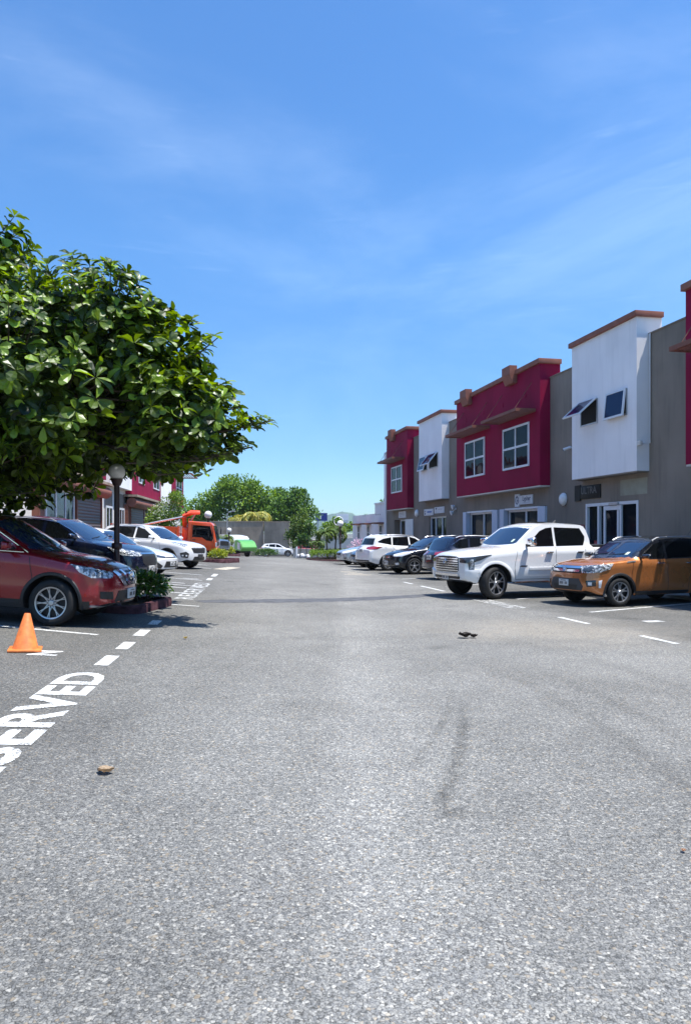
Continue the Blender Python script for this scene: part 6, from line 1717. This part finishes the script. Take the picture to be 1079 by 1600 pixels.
def m2(op, a, b):
    x = node(nt, 'ShaderNodeMath', operation=op, use_clamp=(op != 'MULTIPLY'))
    for i, s in enumerate((a, b)):
        if isinstance(s, (int, float)): x.inputs[i].default_value = s
        else: L(nt, s, x.inputs[i])
    return x.outputs[0]
wisp = m2('MULTIPLY', cloud(1.9, (0, 0, .3), (1.0, 1, 2.6), .38, .80, 7, .5, 3.1), cloud(.9, (0, .2, 0), (1, 1, 1.4), .38, .62, 3, .3, 5.2))
streak = m2('MULTIPLY', cloud(5, (0, 0, 0), (1, 1, 9), .58, .84, 5, .4, 1.3), .4)
allc = m2('MULTIPLY', m2('ADD', m2('MULTIPLY', wisp, .85), streak), .22)
mx = node(nt, 'ShaderNodeMix', data_type='RGBA'); mx.inputs['B'].default_value = (7.2, 8.0, 8.8, 1)
L(nt, allc, mx.inputs['Factor']); L(nt, sky.outputs['Color'], mx.inputs['A'])
hs = node(nt, 'ShaderNodeHueSaturation'); hs.inputs['Saturation'].default_value = 1.22; hs.inputs['Hue'].default_value = .502; hs.inputs['Value'].default_value = 1.22; L(nt, mx.outputs['Result'], hs.inputs['Color']); 
sx = node(nt, 'ShaderNodeSeparateXYZ'); L(nt, tc.outputs['Generated'], sx.inputs[0])
cr = node(nt, 'ShaderNodeValToRGB'); L(nt, sx.outputs['Z'], cr.inputs['Fac'])   # sky tint by height: duller low down; lifted overhead, unseen, to fill shaded facades
cr.color_ramp.elements[0].position = .0; cr.color_ramp.elements[0].color = (.26, .37, .45, 1)
cr.color_ramp.elements[1].position = .95; cr.color_ramp.elements[1].color = (1, 1, 1, 1)
for p_, c_ in ((.12, (.32, .415, .49)), (.35, (.545, .60, .63)), (.60, (.66, .66, .67)), (.75, (.88, .88, .88))):
    e_ = cr.color_ramp.elements.new(p_); e_.color = c4(c_)
ml = node(nt, 'ShaderNodeMix', data_type='RGBA', blend_type='MULTIPLY'); ml.inputs['Factor'].default_value = 1
L(nt, hs.outputs['Color'], ml.inputs['A']); L(nt, cr.outputs['Color'], ml.inputs['B']); L(nt, ml.outputs['Result'], bg.inputs['Color']); bg.inputs['Strength'].default_value = .145

sd = bpy.data.lights.new('sun', 'SUN'); sd.energy = 4.2; sd.angle = R(.55); sd.color = (1, .965, .91)
so = bpy.data.objects.new('sun', sd); COL.objects.link(so)
el, az = R(SUN_EL), R(SUN_AZ)
v = Vector((math.cos(el) * math.cos(az), math.cos(el) * math.sin(az), math.sin(el)))
so.rotation_euler = (-v).to_track_quat('-Z', 'Y').to_euler(); so.location = v * 60

# ---- the air between here and the hills
hb = bmesh.new(); box(hb, -1650, 1650, -120, 3500, -6, 110)
hm, hnt, hbs, hout = newmat('air'); hnt.nodes.remove(hbs)
pv = node(hnt, 'ShaderNodeVolumePrincipled'); pv.inputs['Color'].default_value = (.72, .86, 1, 1); pv.inputs['Density'].default_value = .00014; pv.inputs['Anisotropy'].default_value = .2
L(hnt, pv.outputs['Volume'], hout.inputs['Volume'])
tag(link_bm('haze', hb, hm), kind='stuff')

cam = bpy.data.cameras.new('camera'); co = bpy.data.objects.new('camera', cam); COL.objects.link(co)
co.location = (0, 0, 1.6); co.rotation_euler = (R(90), 0, 0)
cam.sensor_fit = 'VERTICAL'; cam.sensor_height = 24; cam.lens = 24 * 1150 / 1600; cam.shift_y = 33 / 1600
cam.clip_start = .05; cam.clip_end = 8000
sc.camera = co
vs_ = sc.view_settings; vs_.view_transform = 'Standard'; vs_.look = 'None'; vs_.gamma = 1; vs_.exposure = .98
sc.cycles.max_bounces = 6; sc.cycles.transparent_max_bounces = 6; sc.cycles.caustics_reflective = False; sc.cycles.caustics_refractive = False
sc.cycles.use_denoising = True
